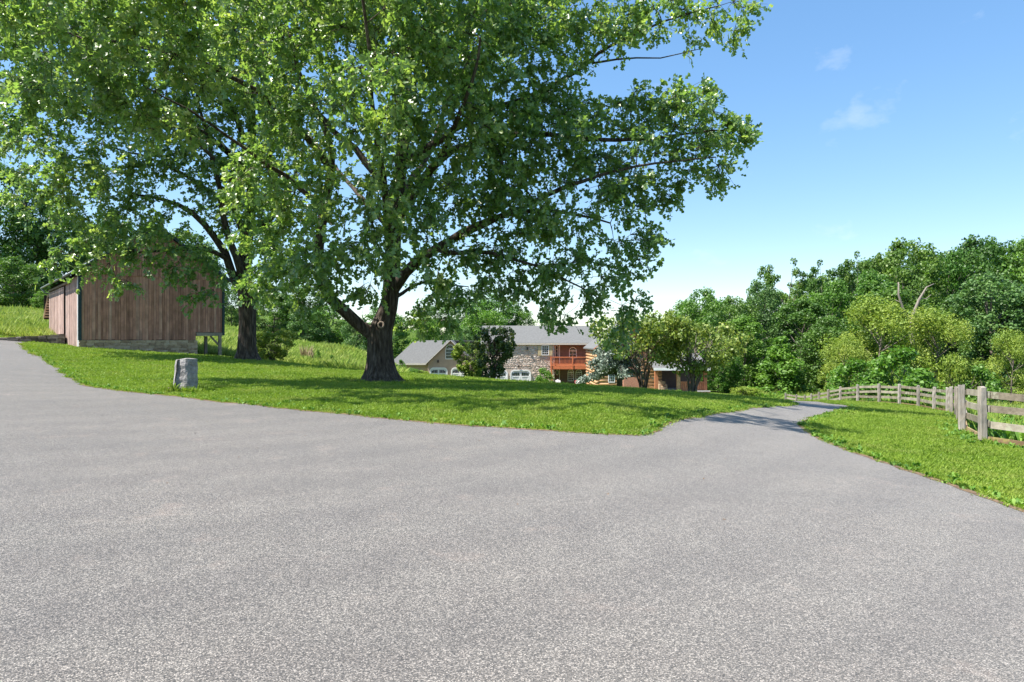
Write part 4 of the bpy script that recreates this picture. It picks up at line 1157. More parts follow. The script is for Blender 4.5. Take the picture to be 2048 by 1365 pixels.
# ------------------------------------------------------------------ barn
zb = 1.2
barn = empty('barn', (BARN_C[0], BARN_C[1], zb), BARN_TH, 'weathered brown board barn on stone foundation left of the oaks', 'barn')
def Z(z): return z - zb
def roof_z(s): return 9.5 - 0.73*abs(s-4.45)
core = MB()
core.box(0.06, 7.0, 0.10, 15.2, Z(0.0), Z(6.0)); core.box(7.0, 8.75, 0.10, 15.2, Z(2.3), Z(5.9))
core.prism([(0.06, Z(6.0)), (8.75, Z(5.9)), (4.45, Z(9.3))], 0.10, 15.2)
core.build('wall_core', M['barn_dark'], barn)
def board_mesh(x0, x1, z0, zl, zr, y, th, mat, axis='x'):
    if axis == 'x': P = [(x0, y, z0), (x1, y, z0), (x1, y, zr), (x0, y, zl)]; off = (0, th, 0)
    else: P = [(y, x1, z0), (y, x0, z0), (y, x0, zl), (y, x1, zr)]; off = (th, 0, 0)
    Vt = P + [(p[0]+off[0], p[1]+off[1], p[2]+off[2]) for p in P]
    return Vt, [(0,1,2,3),(7,6,5,4),(0,4,5,1),(1,5,6,2),(2,6,7,3),(3,7,4,0)]
def boards(name, a, b, wmin, wmax, zfun0, zfun1, y, mat, axis='x', seed=0, gap=.012, th=.035):
    rg = random.Random(seed); x = a
    while x < b - .04:
        w = rg.uniform(wmin, wmax); x1 = min(b, x+w)
        d = rg.uniform(-.012, .012); z0 = zfun0((x+x1)/2) + rg.uniform(-.02, .02)
        vs, fs = board_mesh(x+gap/2, x1-gap/2, z0, zfun1(x), zfun1(x1), y + d, th, mat, axis)
        MB().add(vs, fs).build(name, mat, barn)
        x = x1
boards('board', 0.13, 8.80, .12, .21, lambda s: Z(1.73) if s < 7.05 else Z(2.27), lambda s: Z(6.05), 0.02, M['board'], seed=3)
boards('gable_board', 0.02, 8.88, .12, .21, lambda s: Z(6.0), lambda s: max(Z(6.03), Z(roof_z(s))-.10), -0.045, M['board'], seed=4)
# pale faded side towards the sun
boards('side_board', 0.55, 6.0, .2, .3, lambda t: Z(1.15), lambda t: Z(5.85), -0.02, M['board_pink'], axis='y', seed=5)
boards('side_board', 0.14, 0.55, .19, .22, lambda t: Z(1.05), lambda t: Z(5.85), -0.03, M['panel'], axis='y', seed=6)
boards('side_board', 14.7, 15.3, .2, .3, lambda t: Z(1.9), lambda t: Z(5.85), -0.02, M['board'], axis='y', seed=7)
door = MB().box(-.075, -.03, 6.3, 14.75, Z(2.2), Z(5.5)).build('door', M['barn_dark'], barn)
rgd = random.Random(9); x = 6.3
while x < 14.7:
    x1 = min(14.75, x + rgd.uniform(.22, .34)); d = rgd.uniform(-.01, .01)
    vs, fs = board_mesh(x+.006, x1-.006, Z(2.16), Z(5.52), Z(5.52), -.115+d, .034, None, 'y')
    MB().add(vs, fs).build('door_board', M['board_pink'], door); x = x1
MB().box(-.17, -.02, 3.6, 15.0, Z(5.60), Z(5.72)).build('door_track', M['greywood'], barn)
MB().box(-.02, .05, 6.0, 6.3, Z(1.2), Z(5.6)).build('door_gap_shade', M['barn_dark'], barn)  # shade of the gap beside the door, painted as a near-black strip
MB().box(-.06, .12, -.06, .12, Z(1.70), Z(6.0)).build('corner_trim', M['teal'], barn)
MB().box(8.81, 8.96, -.06, .12, Z(2.05), Z(5.95)).build('corner_trim', M['teal'], barn)
MB().box(8.86, 8.93, .14, 15.2, Z(2.05), Z(5.9)).build('front_wall', M['teal'], barn)
# forebay
MB().box(7.06, 8.80, -.05, .10, Z(2.02), Z(2.25)).build('sill_beam', M['greywood'], barn)
MB().box(7.14, 8.80, .12, 15.2, Z(2.08), Z(2.24)).build('forebay_floor', M['greywood'], barn)
def gz(s, t):
    x = BARN_C[0] + s*math.cos(BARN_TH) - t*math.sin(BARN_TH); y = BARN_C[1] + s*math.sin(BARN_TH) + t*math.cos(BARN_TH)
    return tz(x, y)
for s, t in ((8.66, .08), (8.66, 3.5), (8.66, 7.2), (8.66, 11)):
    MB().box(s-.10, s+.10, t-.10, t+.10, Z(gz(s, t)-.15), Z(2.02)).build('forebay_post', M['greywood'], barn)
MB().bar((8.60, .06, Z(1.35)), (8.0, .06, Z(2.0)), .10, .12).build('forebay_brace', M['greywood'], barn)
# roof
def slab(pts, th):
    lo = [(p[0], p[1], p[2]-th) for p in pts]
    n = len(pts)
    return list(pts)+lo, [tuple(range(n)), tuple(range(2*n-1, n-1, -1))] + [(i, i+n, (i+1) % n + n, (i+1) % n) for i in range(n)]
rz_ = lambda s: Z(roof_z(s)) + .12
MB().add(*slab([(-.48,-.35,rz_(-.48)),(4.45,-.35,rz_(4.45)),(4.45,15.7,rz_(4.45)),(-.48,15.7,rz_(-.48))], .08)).build('roof', M['tin'], barn)
MB().add(*slab([(4.452,-.35,rz_(4.452)),(9.38,-.35,rz_(9.38)),(9.38,15.7,rz_(9.38)),(4.452,15.7,rz_(4.452))], .08)).build('roof', M['tin'], barn)
for a, b_ in ((-.46, 4.44), (4.46, 9.36)):
    MB().bar((a, -.37, rz_(a)-.10), (b_, -.37, rz_(b_)-.10), .05, .17).build('rake_board', M['teal'], barn)
g_ = MB(); g_.tube([(-.56, -.35, rz_(-.48)-.10), (-.56, 15.7, rz_(-.48)-.10)], [.075, .075], 8); g_.build('gutter', M['tin'], barn, smooth=True)
g_ = MB(); g_.tube([(-.56, 15.5, rz_(-.48)-.15), (-.35, 15.5, rz_(-.48)-.45), (-.08, 15.45, rz_(-.48)-.55)], [.05]*3, 6); g_.build('downspout', M['tin'], barn, smooth=True)
# foundation stones
rgs = random.Random(12)
def stone_mesh(seed, mat):
    rg = np.random.default_rng(seed)
    n = 3; Vv = []; idx = {}
    g = np.linspace(-.5, .5, n+1)
    me = MB().box(-.5,.5,-.5,.5,-.5,.5)
    import bmesh
    bm = bmesh.new(); bmesh.ops.create_cube(bm, size=1.0)
    bmesh.ops.subdivide_edges(bm, edges=bm.edges[:], cuts=1, use_grid_fill=True)
    for v_ in bm.verts:
        l = v_.co.length
        v_.co = v_.co*(1 - .12*(l/.866)**3) + Vector(rg.normal(size=3)*.045)
    m_ = bpy.data.meshes.new('stone'); bm.to_mesh(m_); bm.free(); m_.materials.append(mat)
    for p in m_.polygons: p.use_smooth = False
    return m_
FST = [stone_mesh(s, M['fstone']) for s in range(40, 48)]; RST = [stone_mesh(s, M['rstone']) for s in range(60, 68)]
def stones(parent, meshes, x0, x1, zlow, ztop, y, depth, hmin, hmax, wmin, wmax, name='stone', along='x'):
    zmin = min(zlow(x0), zlow(x1)); z = max(ztop(x0), ztop(x1)); n = 0
    while z > zmin - .1:
        h = rgs.uniform(hmin, hmax); x = x0 + rgs.uniform(-.2, 0)
        while x < x1:
            w = rgs.uniform(wmin, wmax); xa, xb = max(x, x0), min(x+w, x1)
            if xb - xa > .07:
                xm = (xa+xb)/2; top = min(z, ztop(xm)); bot = z-h
                if top > zlow(xm) - .05 and top - bot > .05:
                    o = bpy.data.objects.new(name, meshes[rgs.randrange(len(meshes))])
                    o.location = (xm, y + rgs.uniform(-.02,.02), (top+bot)/2); o.scale = ((xb-xa)*1.04, depth, (top-bot)*1.06)
                    o.rotation_euler = (rgs.uniform(-.04,.04), rgs.uniform(-.03,.03), rgs.uniform(-.04,.04))
                    link(o, parent); n += 1
            x += w
        z -= h
    return n
found = MB().box(0.02, 7.08, 0.04, .5, Z(-.2), Z(1.70)).build('foundation', M['mortar'], barn)
stones(found, FST, 0.0, 7.12, lambda s: Z(gz(s, 0)) - .1, lambda s: Z(1.70), 0.03, .14, .12, .22, .22, .62)
MB().box(6.7, 7.10, .5, 15.1, Z(-.6), Z(2.2)).build('foundation_return', M['fstone'], barn)
# slatted crib at the far end
crib = MB().box(-.06, .0, 15.35, 15.45, Z(1.9), Z(5.4)).build('crib_post', M['barn_dark'], barn)
MB().bar((-.12, 15.4, Z(5.45)), (-.42, 15.4, Z(3.5)), .07, .09).build('crib_edge', M['slat'], barn)
for k in range(9):
    z = 5.3 - k*.21; w = .14 + .30*(5.45-z)/1.95
    MB().box(-w, .02, 15.33, 15.38, Z(z-.07), Z(z+.05)).build('crib_slat', M['slat'], barn)
MB().box(-.40, .02, 15.42, 15.46, Z(3.4), Z(5.35)).build('crib_back', M['barn_dark'], barn)

# ------------------------------------------------------------------ stone ramp to the barn door
ramp = empty('stone_ramp', (BARN_C[0], BARN_C[1], zb), BARN_TH, 'earth ramp with dark rubble stone retaining wall leading to the barn door', 'ramp')
top_r = lambda x: Z(2.14 + x*.075 if x > -4 else 1.84 + (x+4)*.015)
wall_r = MB()
wall_r.prism([(-.14, Z(.6)), (-.14, top_r(-.2)-.06), (-4, top_r(-4)-.06), (-10, top_r(-10)-.06), (-10, Z(.6))], 5.35, 5.75)
wr = wall_r.build('retaining_wall', M['rstone'], ramp)
stones(wr, RST, -7.5, -.16, lambda x: Z(gz(x, 5.3)) - .08, top_r, 5.36, .26, .10, .2, .25, .75)
MB().add(*slab([(-.14,5.5,top_r(-.2)-.03),(-.14,15.0,top_r(-.2)-.03),(-5,15.0,top_r(-5)-.03),(-5,5.5,top_r(-5)-.03)], .5)).build('ramp_surface', M['soil'], ramp)
MB().add(*slab([(-5,5.5,top_r(-5)-.03),(-5,15.0,top_r(-5)-.03),(-14,15.0,top_r(-9)-.15),(-14,5.5,top_r(-9)-.15)], .6)).build('ramp_surface', M['soil'], ramp)

# ------------------------------------------------------------------ marker stone on the lawn
mb_ = on_ground(371, 19)
import bmesh
bm = bmesh.new()
bmesh.ops.create_cube(bm, size=1.0)
bmesh.ops.subdivide_edges(bm, edges=bm.edges[:], cuts=9, use_grid_fill=True)
rgm = np.random.default_rng(5)
from mathutils import noise as mnoise
for v_ in bm.verts:
    x, y, z = v_.co
    h = z + .5
    wx = .57 - .06*h; dy = .36
    X = x*wx + .035*h; Yy = y*dy
    # chamfered left front corner -> a separate facet
    if Yy < 0: Yy += max(0, (-.06 - x))*0.62
    if h > .8: X -= (X-.03)*(h-.8)*.35; 
    zz = h*.97 - max(0, h-.88)*abs(x)*.5 + (.02*x if h > .9 else 0)
    p = Vector((X, Yy, zz))
    nn = mnoise.fractal(p*4.0, 1.0, 2.0, 4)*.030
    p += Vector((nn, nn*.9, nn*.5))
    v_.co = p
bm.normal_update()
me_ = bpy.data.meshes.new('marker_stone'); bm.to_mesh(me_); bm.free(); me_.materials.append(M['marker'])
mk = bpy.data.objects.new('marker_stone', me_); mk.location = mb_ - Vector((0,0,.04)); mk.rotation_euler = (0,0,R(34)); link(mk)
tag(mk, 'upright rough grey stone marker on the lawn edge in front of the barn', 'stone marker')
o = bpy.data.objects.new('field_stone', FST[1]); o.location = mb_ + Vector((-.36,-.12,.05)); o.scale = (.10,.12,.16); link(o)
tag(o, 'small pale stone at the foot of the upright marker', 'stone')
# daylily at its foot
dl = empty('daylily', mb_ + Vector((-.12,-.40,0)), 0, 'daylily clump with arching light green leaves below the marker stone', 'plant')
rg = np.random.default_rng(31)
for k in range(15):
    a = rg.random()*6.283; Lh = .28+.26*rg.random(); r_ = .14+.30*rg.random(); w = .018
    P = [Vector((math.cos(a)*r_*t**1.3, math.sin(a)*r_*t**1.3, Lh*(t*1.5 - t*t*.75*(1.0+r_)))) for t in np.linspace(0, 1, 6)]
    s_ = Vector((-math.sin(a), math.cos(a), 0))*w
    vs = []; 
    for i, p in enumerate(P): ww = s_*(1 if i < 4 else .6 if i == 4 else .1); vs += [p-ww, p+ww]
    MB().add(vs, [(2*i, 2*i+1, 2*i+3, 2*i+2) for i in range(5)]).build('leaf', M['leaf_yellow'], dl)

# ------------------------------------------------------------------ fence
fz = [tz(x, y) for x, y in FENCE]
fence = empty('board_fence', (FENCE[1][0], FENCE[1][1], fz[1]), 0, 'weathered grey post and four rail fence along the pasture', 'fence')
fo = Vector(fence.location)
def post_mesh(seed, w, d, h, mat):
    rg = np.random.default_rng(seed); lev = 9; V = []
    base = [(-.5,-.38),(-.38,-.5),(.38,-.5),(.5,-.38),(.5,.38),(.38,.5),(-.38,.5),(-.5,.38)]
    lean = rg.normal(size=2)*.02
    for i in range(lev):
        t = i/(lev-1); z = -.35 + t*(h+.35)
        for (a, b_) in base:
            V.append((a*w*(1-.05*t) + lean[0]*t + rg.normal()*.006, b_*d*(1-.05*t) + lean[1]*t + rg.normal()*.006, z + (rg.normal()*.012 if i == lev-1 else 0)))
    F_ = [(i*8+j, i*8+(j+1) % 8, (i+1)*8+(j+1) % 8, (i+1)*8+j) for i in range(lev-1) for j in range(8)] + [tuple(range((lev-1)*8, lev*8))]
    me = bpy.data.meshes.new('post'); me.from_pydata(V, [], F_); me.update(); me.materials.append(mat)
    return me
PM = [post_mesh(s, .165, .15, 1.31, M['fence_post']) for s in range(5)]
BIG = [post_mesh(20, .21, .17, 1.33, M['fence_post']), post_mesh(21, .20, .18, 1.30, M['fence_post'])]
for i, ((x, y), z) in enumerate(zip(FENCE, fz)):
    a = FENCE[max(0, i-1)]; b_ = FENCE[min(len(FENCE)-1, i+1)]
    ang = math.atan2(b_[1]-a[1], b_[0]-a[0])
    me = BIG[0] if i == 2 else BIG[1] if i == 3 else PM[i % 5]
    o = bpy.data.objects.new('post', me); o.location = Vector((x, y, z)) - fo; o.rotation_euler = (0, 0, ang + (random.random()-.5)*.2); link(o, fence)
rgf = random.Random(4)
for i in range(len(FENCE)-1):
    a = Vector((*FENCE[i], fz[i])); b_ = Vector((*FENCE[i+1], fz[i+1]))
    d = (b_-a); d.z = 0; d.normalize(); nrm = Vector((d.y, -d.x, 0))
    if nrm.x < 0 and abs(nrm.x) > .1: nrm = -nrm
    for k, h in enumerate((.10, .46, .80, 1.13)):
        ja, jb = rgf.uniform(-.02,.02), rgf.uniform(-.02,.02)
        p = a + nrm*.105 + Vector((0,0,h+ja)) - d*.04; q = b_ + nrm*.105 + Vector((0,0,h+jb)) + d*.04
        mid = (p+q)/2 + Vector((0,0,rgf.uniform(-.025,.01)))
        m_ = MB()
        hw = .155 if k else .17
        u = Vector((0,0,hw/2)); t = nrm*.02
        ring = []
        for c in (p, mid, q):
            ring += [c-u-t, c-u+t, c+u+t, c+u-t]
        fs = [(3,2,1,0),(8,9,10,11)] + [(s*4+j, s*4+(j+1) % 4, (s+1)*4+(j+1) % 4, (s+1)*4+j) for s in (0,1) for j in range(4)]
        m_.add([r_ - fo for r_ in ring], fs).build('rail', M['fence_low'] if k == 0 else M['fence'], fence)
# ------------------------------------------------------------------ houses
def arch(xc, w, z0, z1, n=10):
    """outline of an arched opening, from bottom left over the top to bottom right"""
    r = w/2; zs = z1 - r
    return [(xc-r, z0)] + [(xc - r*math.cos(a), zs + r*math.sin(a)) for a in np.linspace(0, math.pi, n)] + [(xc+r, z0)]
def clipped(x0, x1, z0, z1, c):
    return [(x0, z0), (x0, z1-c), (x0+c*.35, z1-c*.35), (x0+c, z1), (x1-c, z1), (x1-c*.35, z1-c*.35), (x1, z1-c), (x1, z0)]
def window(parent, x0, x1, z0, z1, y, arched=False, nx=2, nz=2, fr=.09, mat='white'):
    """frame proud of the wall, pane set back, glazing bars; y = wall face (towards the camera is smaller y)"""
    f = MB(); xc, w = (x0+x1)/2, x1-x0
    if arched:
        f.band(arch(xc, w, z0, z1), arch(xc, w-2*fr, z0+fr, z1-fr), y-.06, y+.02); f.box(x0, x1, y-.06, y+.02, z0-.02, z0+fr)
        zs = z1 - w/2; f.box(x0+fr, x1-fr, y-.055, y, zs-.05, zs+.05)
    else:
        zs = z1
        f.box(x0, x1, y-.06, y+.02, z0, z0+fr); f.box(x0, x1, y-.06, y+.02, z1-fr, z1)
        f.box(x0, x0+fr, y-.058, y+.02, z0+fr, z1-fr); f.box(x1-fr, x1, y-.058, y+.02, z0+fr, z1-fr)
    win = f.build('window', M[mat], parent)
    p = MB()
    if arched: p.prism(arch(xc, w-2*fr, z0+fr, z1-fr), y-.012, y-.006)
    else: p.prism([(x0+fr, z0+fr), (x0+fr, z1-fr), (x1-fr, z1-fr), (x1-fr, z0+fr)], y-.012, y-.006)
    p.build('pane', M['glass'], win)
    g = MB(); b_ = .035
    ztop = zs-.05 if arched else z1-fr
    for i in range(1, nx):
        x = x0+fr + (w-2*fr)*i/nx; g.box(x-b_/2, x+b_/2, y-.03, y-.015, z0+fr, ztop)
    for k in range(1, nz+1 if False else nz):
        z = z0+fr + (ztop-z0-fr)*k/nz; g.box(x0+fr, x1-fr, y-.031, y-.014, z-b_/2, z+b_/2)
    if arched:
        for a in (R(45), R(90), R(135)):
            r = w/2-fr; g.bar((xc, y-.022, zs+.05), (xc+math.cos(a)*r, y-.022, zs+math.sin(a)*r), .03, .03, up=(0,1,0))
    g.build('glazing_bars', M[mat], win)
    return win
def garage_door(parent, x0, x1, z0, z1, y):
    c = .42
    tr = MB(); tr.band(clipped(x0, x1, z0, z1, c), clipped(x0+.15, x1-.15, z0, z1-.15, c*.8), y-.10, y+.02)
    d = MB().prism(clipped(x0+.14, x1-.14, z0, z1-.14, c*.8), y-.03, y+.01).build('garage_door', M['panel'], parent)
    tr.build('door_trim', M['white'], d)
    w = x1-x0-.3; xa = x0+.15; zw = z1-.36; zl = zw-.42
    br = MB()
    for s in (0, 1):
        a = xa + s*w/2; b_ = a + w/2
        br.box(a+.02, b_-.02, y-.06, y-.032, zl-.16, zl-.04); br.box(a+.02, b_-.02, y-.06, y-.032, z0+.03, z0+.14)
        br.box(a+.02, a+.12, y-.062, y-.034, z0+.14, zl-.16); br.box(b_-.12, b_-.02, y-.062, y-.034, z0+.14, zl-.16)
        xm = (a+b_)/2
        br.bar((a+.12, y-.048, zl-.18), (xm if s == 0 else xm, y-.048, z0+.14), .12, .03, up=(0,1,0)); br.bar((b_-.12, y-.05, zl-.18), (xm, y-.05, z0+.14), .12, .03, up=(0,1,0))
        for k in range(4):
            p0 = a+.12 + (w/2-.24)*k/4; p1 = p0 + (w/2-.24)/4 - .04
            clipz = .10 if (s == 0 and k == 0) or (s == 1 and k == 3) else 0
            MB().box(p0, p1, y-.045, y-.033, zl, zw-clipz).build('pane', M['glass'], d)
    br.build('cross_brace', M['white'], d)
    return d
def lamp(parent, x, y, z):
    m_ = MB(); m_.box(x-.05, x+.05, y-.04, y, z-.05, z+.15); m_.box(x-.09, x+.09, y-.22, y-.05, z-.1, z+.16); m_.prism([(x-.12, z+.16), (x, z+.3), (x+.12, z+.16)], y-.25, y-.02)
    return m_.build('wall_lamp', M['black'], parent)

# ---- detached garage
GA = empty('detached_garage', (-9, 98, -4.6), 0, 'tan detached garage with grey hip roof and arched gable window behind the oak bole', 'garage')
ga0 = Vector(GA.location)
class Rel:
    """child coordinates given in world space"""
def kid(mb, name, mat, parent_obj, origin, smooth=False):
    mb.v = [(v[0]-origin[0], v[1]-origin[1], v[2]-origin[2]) for v in mb.v]
    return mb.build(name, mat, parent_obj, smooth=smooth)
GA.location = (0, 0, 0)   # parts below are placed in world units; the root is moved back under them at the end
y = 98.0
MB().prism([(-12.1,-4.9),(-12.1,-1.55),(-8.8,1.6),(-5.5,-1.55),(-5.5,-4.9)], y, y+4.4).build('gable_wall', M['stucco'], GA)
MB().box(-17.2, -5.6, 99.2, 105.8, -4.9, -1.65).build('wall', M['tan'], GA)
MB().box(-17.24, -12.1, 99.12, 99.2, -4.9, -3.3).build('wall_base', M['fascia'], GA)
r_ = MB()
r_.add(*slab([(-17.7,98.8,-1.6),(-8.8,98.8,-1.6),(-8.8,102.5,1.75),(-14.6,102.5,1.75)], .12))
r_.build('roof', M['shingle'], GA)
MB().add(*slab([(-17.7,106.3,-1.6),(-14.6,102.51,1.74),(-5.1,102.51,1.74),(-5.1,106.3,-1.6)][::-1], .12)).build('roof', M['shingle'], GA)
MB().add(*slab([(-17.7,106.25,-1.62),(-17.7,98.85,-1.62),(-14.61,102.5,1.73)], .12)).build('roof', M['shingle'], GA)
MB().add(*slab([(-12.35,97.6,-1.62),(-8.8,97.6,1.79),(-8.8,102.45,1.79),(-12.35,102.45,-1.62)][::-1], .12)).build('roof', M['shingle'], GA)
MB().add(*slab([(-8.79,97.6,1.79),(-5.25,97.6,-1.62),(-5.25,102.45,-1.62),(-8.79,102.45,1.79)], .12)).build('roof', M['shingle'], GA)
MB().bar((-12.38,97.55,-1.68),(-8.82,97.55,1.74),.08,.24,up=(0,1,0)).build('rake_trim', M['fascia'], GA)
MB().bar((-8.78,97.55,1.74),(-5.22,97.55,-1.68),.08,.24,up=(0,1,0)).build('rake_trim', M['fascia'], GA)
MB().box(-17.7, -12.4, 98.68, 98.78, -1.82, -1.58).build('eave_trim', M['fascia'], GA)
window(GA, -9.55, -8.25, -.95, 1.15, y, True, 4, 3)
garage_door(GA, -11.8, -9.25, -4.62, -2.15, y); garage_door(GA, -8.75, -6.2, -4.62, -2.15, y)
lamp(GA, -10.6, y, -1.35)

# ---- stone house
HS = empty('stone_house', (0,0,0), 0, 'two storey house with stone garage front, red deck and long grey roof', 'house')
y = 89.0
MB().box(-3.7, 5.55, y+.05, 98, -4.9, 1.3).build('wall', M['mortar'], HS)
# facing stones, one joined part
rgn = np.random.default_rng(3); VV = []; QQ = []; AA = []
z = -4.85
while z < 1.15:
    h = .14 + .16*rgn.random(); x = -3.7 - .3*rgn.random()
    while x < 5.5:
        w = .18 + .36*rgn.random(); xa, xb = max(x, -3.7), min(x+w, 5.52); za, zb2 = z, min(z+h, 1.2)
        hit = any(xa < d1 and xb > d0 and zb2 > e0 and za < e1 for d0, d1, e0, e1 in ((-.23,2.48,-5,-2.05),(-3.25,-.55,-5,-2.05),(3.8,4.85,-.3,1.2)))
        if not hit and xb-xa > .1:
            g = .008; dp = .012 + .022*rgn.random(); o_ = len(VV)
            j = rgn.normal(size=(4,2))*.035
            f4 = [(xa+g+.03+j[0,0], y-dp+.05, za+g+.03+j[0,1]), (xb-g-.03+j[1,0], y-dp+.05, za+g+.03+j[1,1]), (xb-g-.03+j[2,0], y-dp+.05, zb2-g-.03+j[2,1]), (xa+g+.03+j[3,0], y-dp+.05, zb2-g-.03+j[3,1])]
            b4 = [(xa+g+j[0,0], y+.06, za+g+j[0,1]), (xb-g+j[1,0], y+.06, za+g+j[1,1]), (xb-g+j[2,0], y+.06, zb2-g+j[2,1]), (xa+g+j[3,0], y+.06, zb2-g+j[3,1])]
            VV += f4 + b4; QQ += [(o_,o_+1,o_+2,o_+3),(o_+4,o_+5,o_+1,o_),(o_+5,o_+6,o_+2,o_+1),(o_+6,o_+7,o_+3,o_+2),(o_+7,o_+4,o_,o_+3)]
            AA += [rgn.random()]*5
        x += w
    z += h
st = link(bpy.data.objects.new('facing_stones', np_mesh('facing_stones', VV, QQ, M['hstone'], False, AA)), HS); tag(st, kind='stuff')
MB().add(*slab([(-4.1,88.86,1.40),(11.3,88.86,1.40),(11.3,93.5,3.75),(-4.1,93.5,3.75)], .14)).build('roof', M['shingle'], HS)
MB().add(*slab([(-4.1,93.51,3.75),(11.3,93.51,3.75),(11.3,98.6,1.40),(-4.1,98.6,1.40)], .14)).build('roof', M['shingle'], HS)
MB().prism([(-4.1,1.16),(-4.1,1.36),(11.3,1.36),(11.3,1.16)], 88.78, 88.86).build('eave_fascia', M['fascia'], HS)
MB().box(-4.0, 11.2, 88.88, 90.2, 1.17, 1.24).build('soffit', M['fascia'], HS)
MB().prism([(5.6,-4.9),(5.6,1.2),(11.2,1.2),(11.2,-4.9)], 90.3, 98).build('recessed_wall', M['brown'], HS)
garage_door(HS, -.23, 2.48, -4.7, -2.1, y-.02); garage_door(HS, -3.25, -.54, -4.7, -2.1, y-.02)
window(HS, 3.85, 4.80, -.22, 1.1, y-.03, False, 3, 4)
for a in (3.38, 4.82): MB().box(a, a+.44, y-.08, y-.02, -.25, 1.08).build('shutter', M['shutter'], HS)
lamp(HS, 2.0, y-.05, .6); lamp(HS, .9, y-.05, -1.75)
window(HS, 5.72, 6.12, -.5, 1.1, 90.28, False, 1, 3)
window(HS, 7.55, 8.55, -.6, .85, 90.28, True, 2, 2)
window(HS, 7.35, 8.20, -3.65, -2.1, 90.28, True, 3, 4); window(HS, 8.40, 9.25, -3.65, -2.1, 90.28, True, 3, 4)
window(HS, 10.25, 10.95, -.5, .8, 90.28, False, 2, 3)
ov = MB(); ring = [(5.95+.17*math.cos(a), 90.24, -2.5+.34*math.sin(a)) for a in np.linspace(0, 2*math.pi, 15)]
ov.tube(ring, [.05]*15, 5, cap=False); ovo = ov.build('oval_window', M['white'], HS); MB().prism([(5.95+.15*math.cos(a), -2.5+.31*math.sin(a)) for a in np.linspace(0, 6.0, 14)], 90.25, 90.27).build('pane', M['glass'], ovo)
MB().box(6.22, 6.32, 90.1, 90.25, -4.6, 1.2).build('downspout', M['white'], HS)
fd = MB(); 
for a in (9.85, 10.35, 10.95): fd.box(a, a+.10, 90.18, 90.3, -4.55, -2.3)
fd.box(9.85, 11.05, 90.18, 90.3, -2.4, -2.28)
fdo = fd.build('glass_door', M['white'], HS); MB().box(9.95, 10.95, 90.24, 90.29, -4.5, -2.4).build('pane', M['glass'], fdo)
# deck
dk = MB().box(5.0, 11.1, 87.9, 90.3, -1.62, -1.48).build('deck', M['deck'], HS)
MB().box(4.98, 11.12, 87.82, 87.9, -1.98, -1.48).build('deck_beam', M['deck'], dk)
MB().box(4.98, 11.12, 87.80, 87.92, -1.40, -1.26).build('bottom_rail', M['deck'], dk)
MB().box(4.98, 11.12, 87.78, 87.94, -.50, -.38).build('top_rail', M['deck'], dk)
for x in (5.02, 7.8, 11.0): box('deck_post', M['deck'], dk, x-.09, x+.09, 87.76, 87.93, -2.0, -.34)
x = 5.2
while x < 10.95:
    if abs(x-7.8) > .12: box('baluster', M['deck'], dk, x-.03, x+.03, 87.83, 87.89, -1.27, -.49)
    x += .17
for x in (5.1, 11.0): box('deck_support', M['deck'], dk, x-.1, x+.1, 88.0, 88.2, -4.7, -1.62)
MB().box(4.98, 5.06, 88.0, 89.2, -.50, -.38).build('side_rail', M['deck'], dk)

# ---- log house
LG = empty('log_house', (0,0,0), 0, 'honey coloured log house with orange gable, brick base and covered porch', 'house')
y = 74.0
MB().box(9.25, 16.2, y+.12, 84, -4.8, .9).build('wall_core', M['chink'], LG)
gb = MB().prism([(9.2,-.3),(9.2,.9),(12.9,3.9),(16.6,.9),(16.6,-.3)], y-.02, y+.3).build('gable_wall', M['orange'], LG)
for k in range(12):
    z = -4.6 + k*.355
    for xa, xb in ((9.15, 10.42), (11.14, 16.25)) if -2.95 < z+.17 < -1.5 else ((9.15, 16.25),):
        l_ = MB(); l_.tube([(xa, y+.10, z+.17), (xb, y+.10, z+.17)], [.165, .165], 10); l_.build('log', M['log'], LG, smooth=True)
for k in range(15):
    z = -4.6 + k*.355
    l_ = MB(); l_.tube([(9.22, y-.1, z+.35), (9.22, 84, z+.35)], [.165, .165], 10); l_.build('log', M['log'], LG, smooth=True)
window(LG, 10.42, 11.14, -2.85, -1.6, y-.04, False, 3, 4)
MB().add(*slab([(8.8,73.4,.85),(12.9,73.4,4.1),(12.9,84.3,4.1),(8.8,84.3,.85)][::-1], .14)).build('roof', M['shingle'], LG)
MB().add(*slab([(12.91,73.4,4.1),(17.0,73.4,.85),(17.0,84.3,.85),(12.91,84.3,4.1)], .14)).build('roof', M['shingle'], LG)
MB().bar((8.78,73.36,.76),(12.88,73.36,4.02),.06,.22,up=(0,1,0)).build('rake_trim', M['deck'], LG)
MB().bar((12.92,73.36,4.02),(17.02,73.36,.76),.06,.22,up=(0,1,0)).build('rake_trim', M['deck'], LG)
MB().box(12.0, 13.7, 73.5, 74.1, -4.9, -1.3).build('brick_pier', M['brick'], LG)
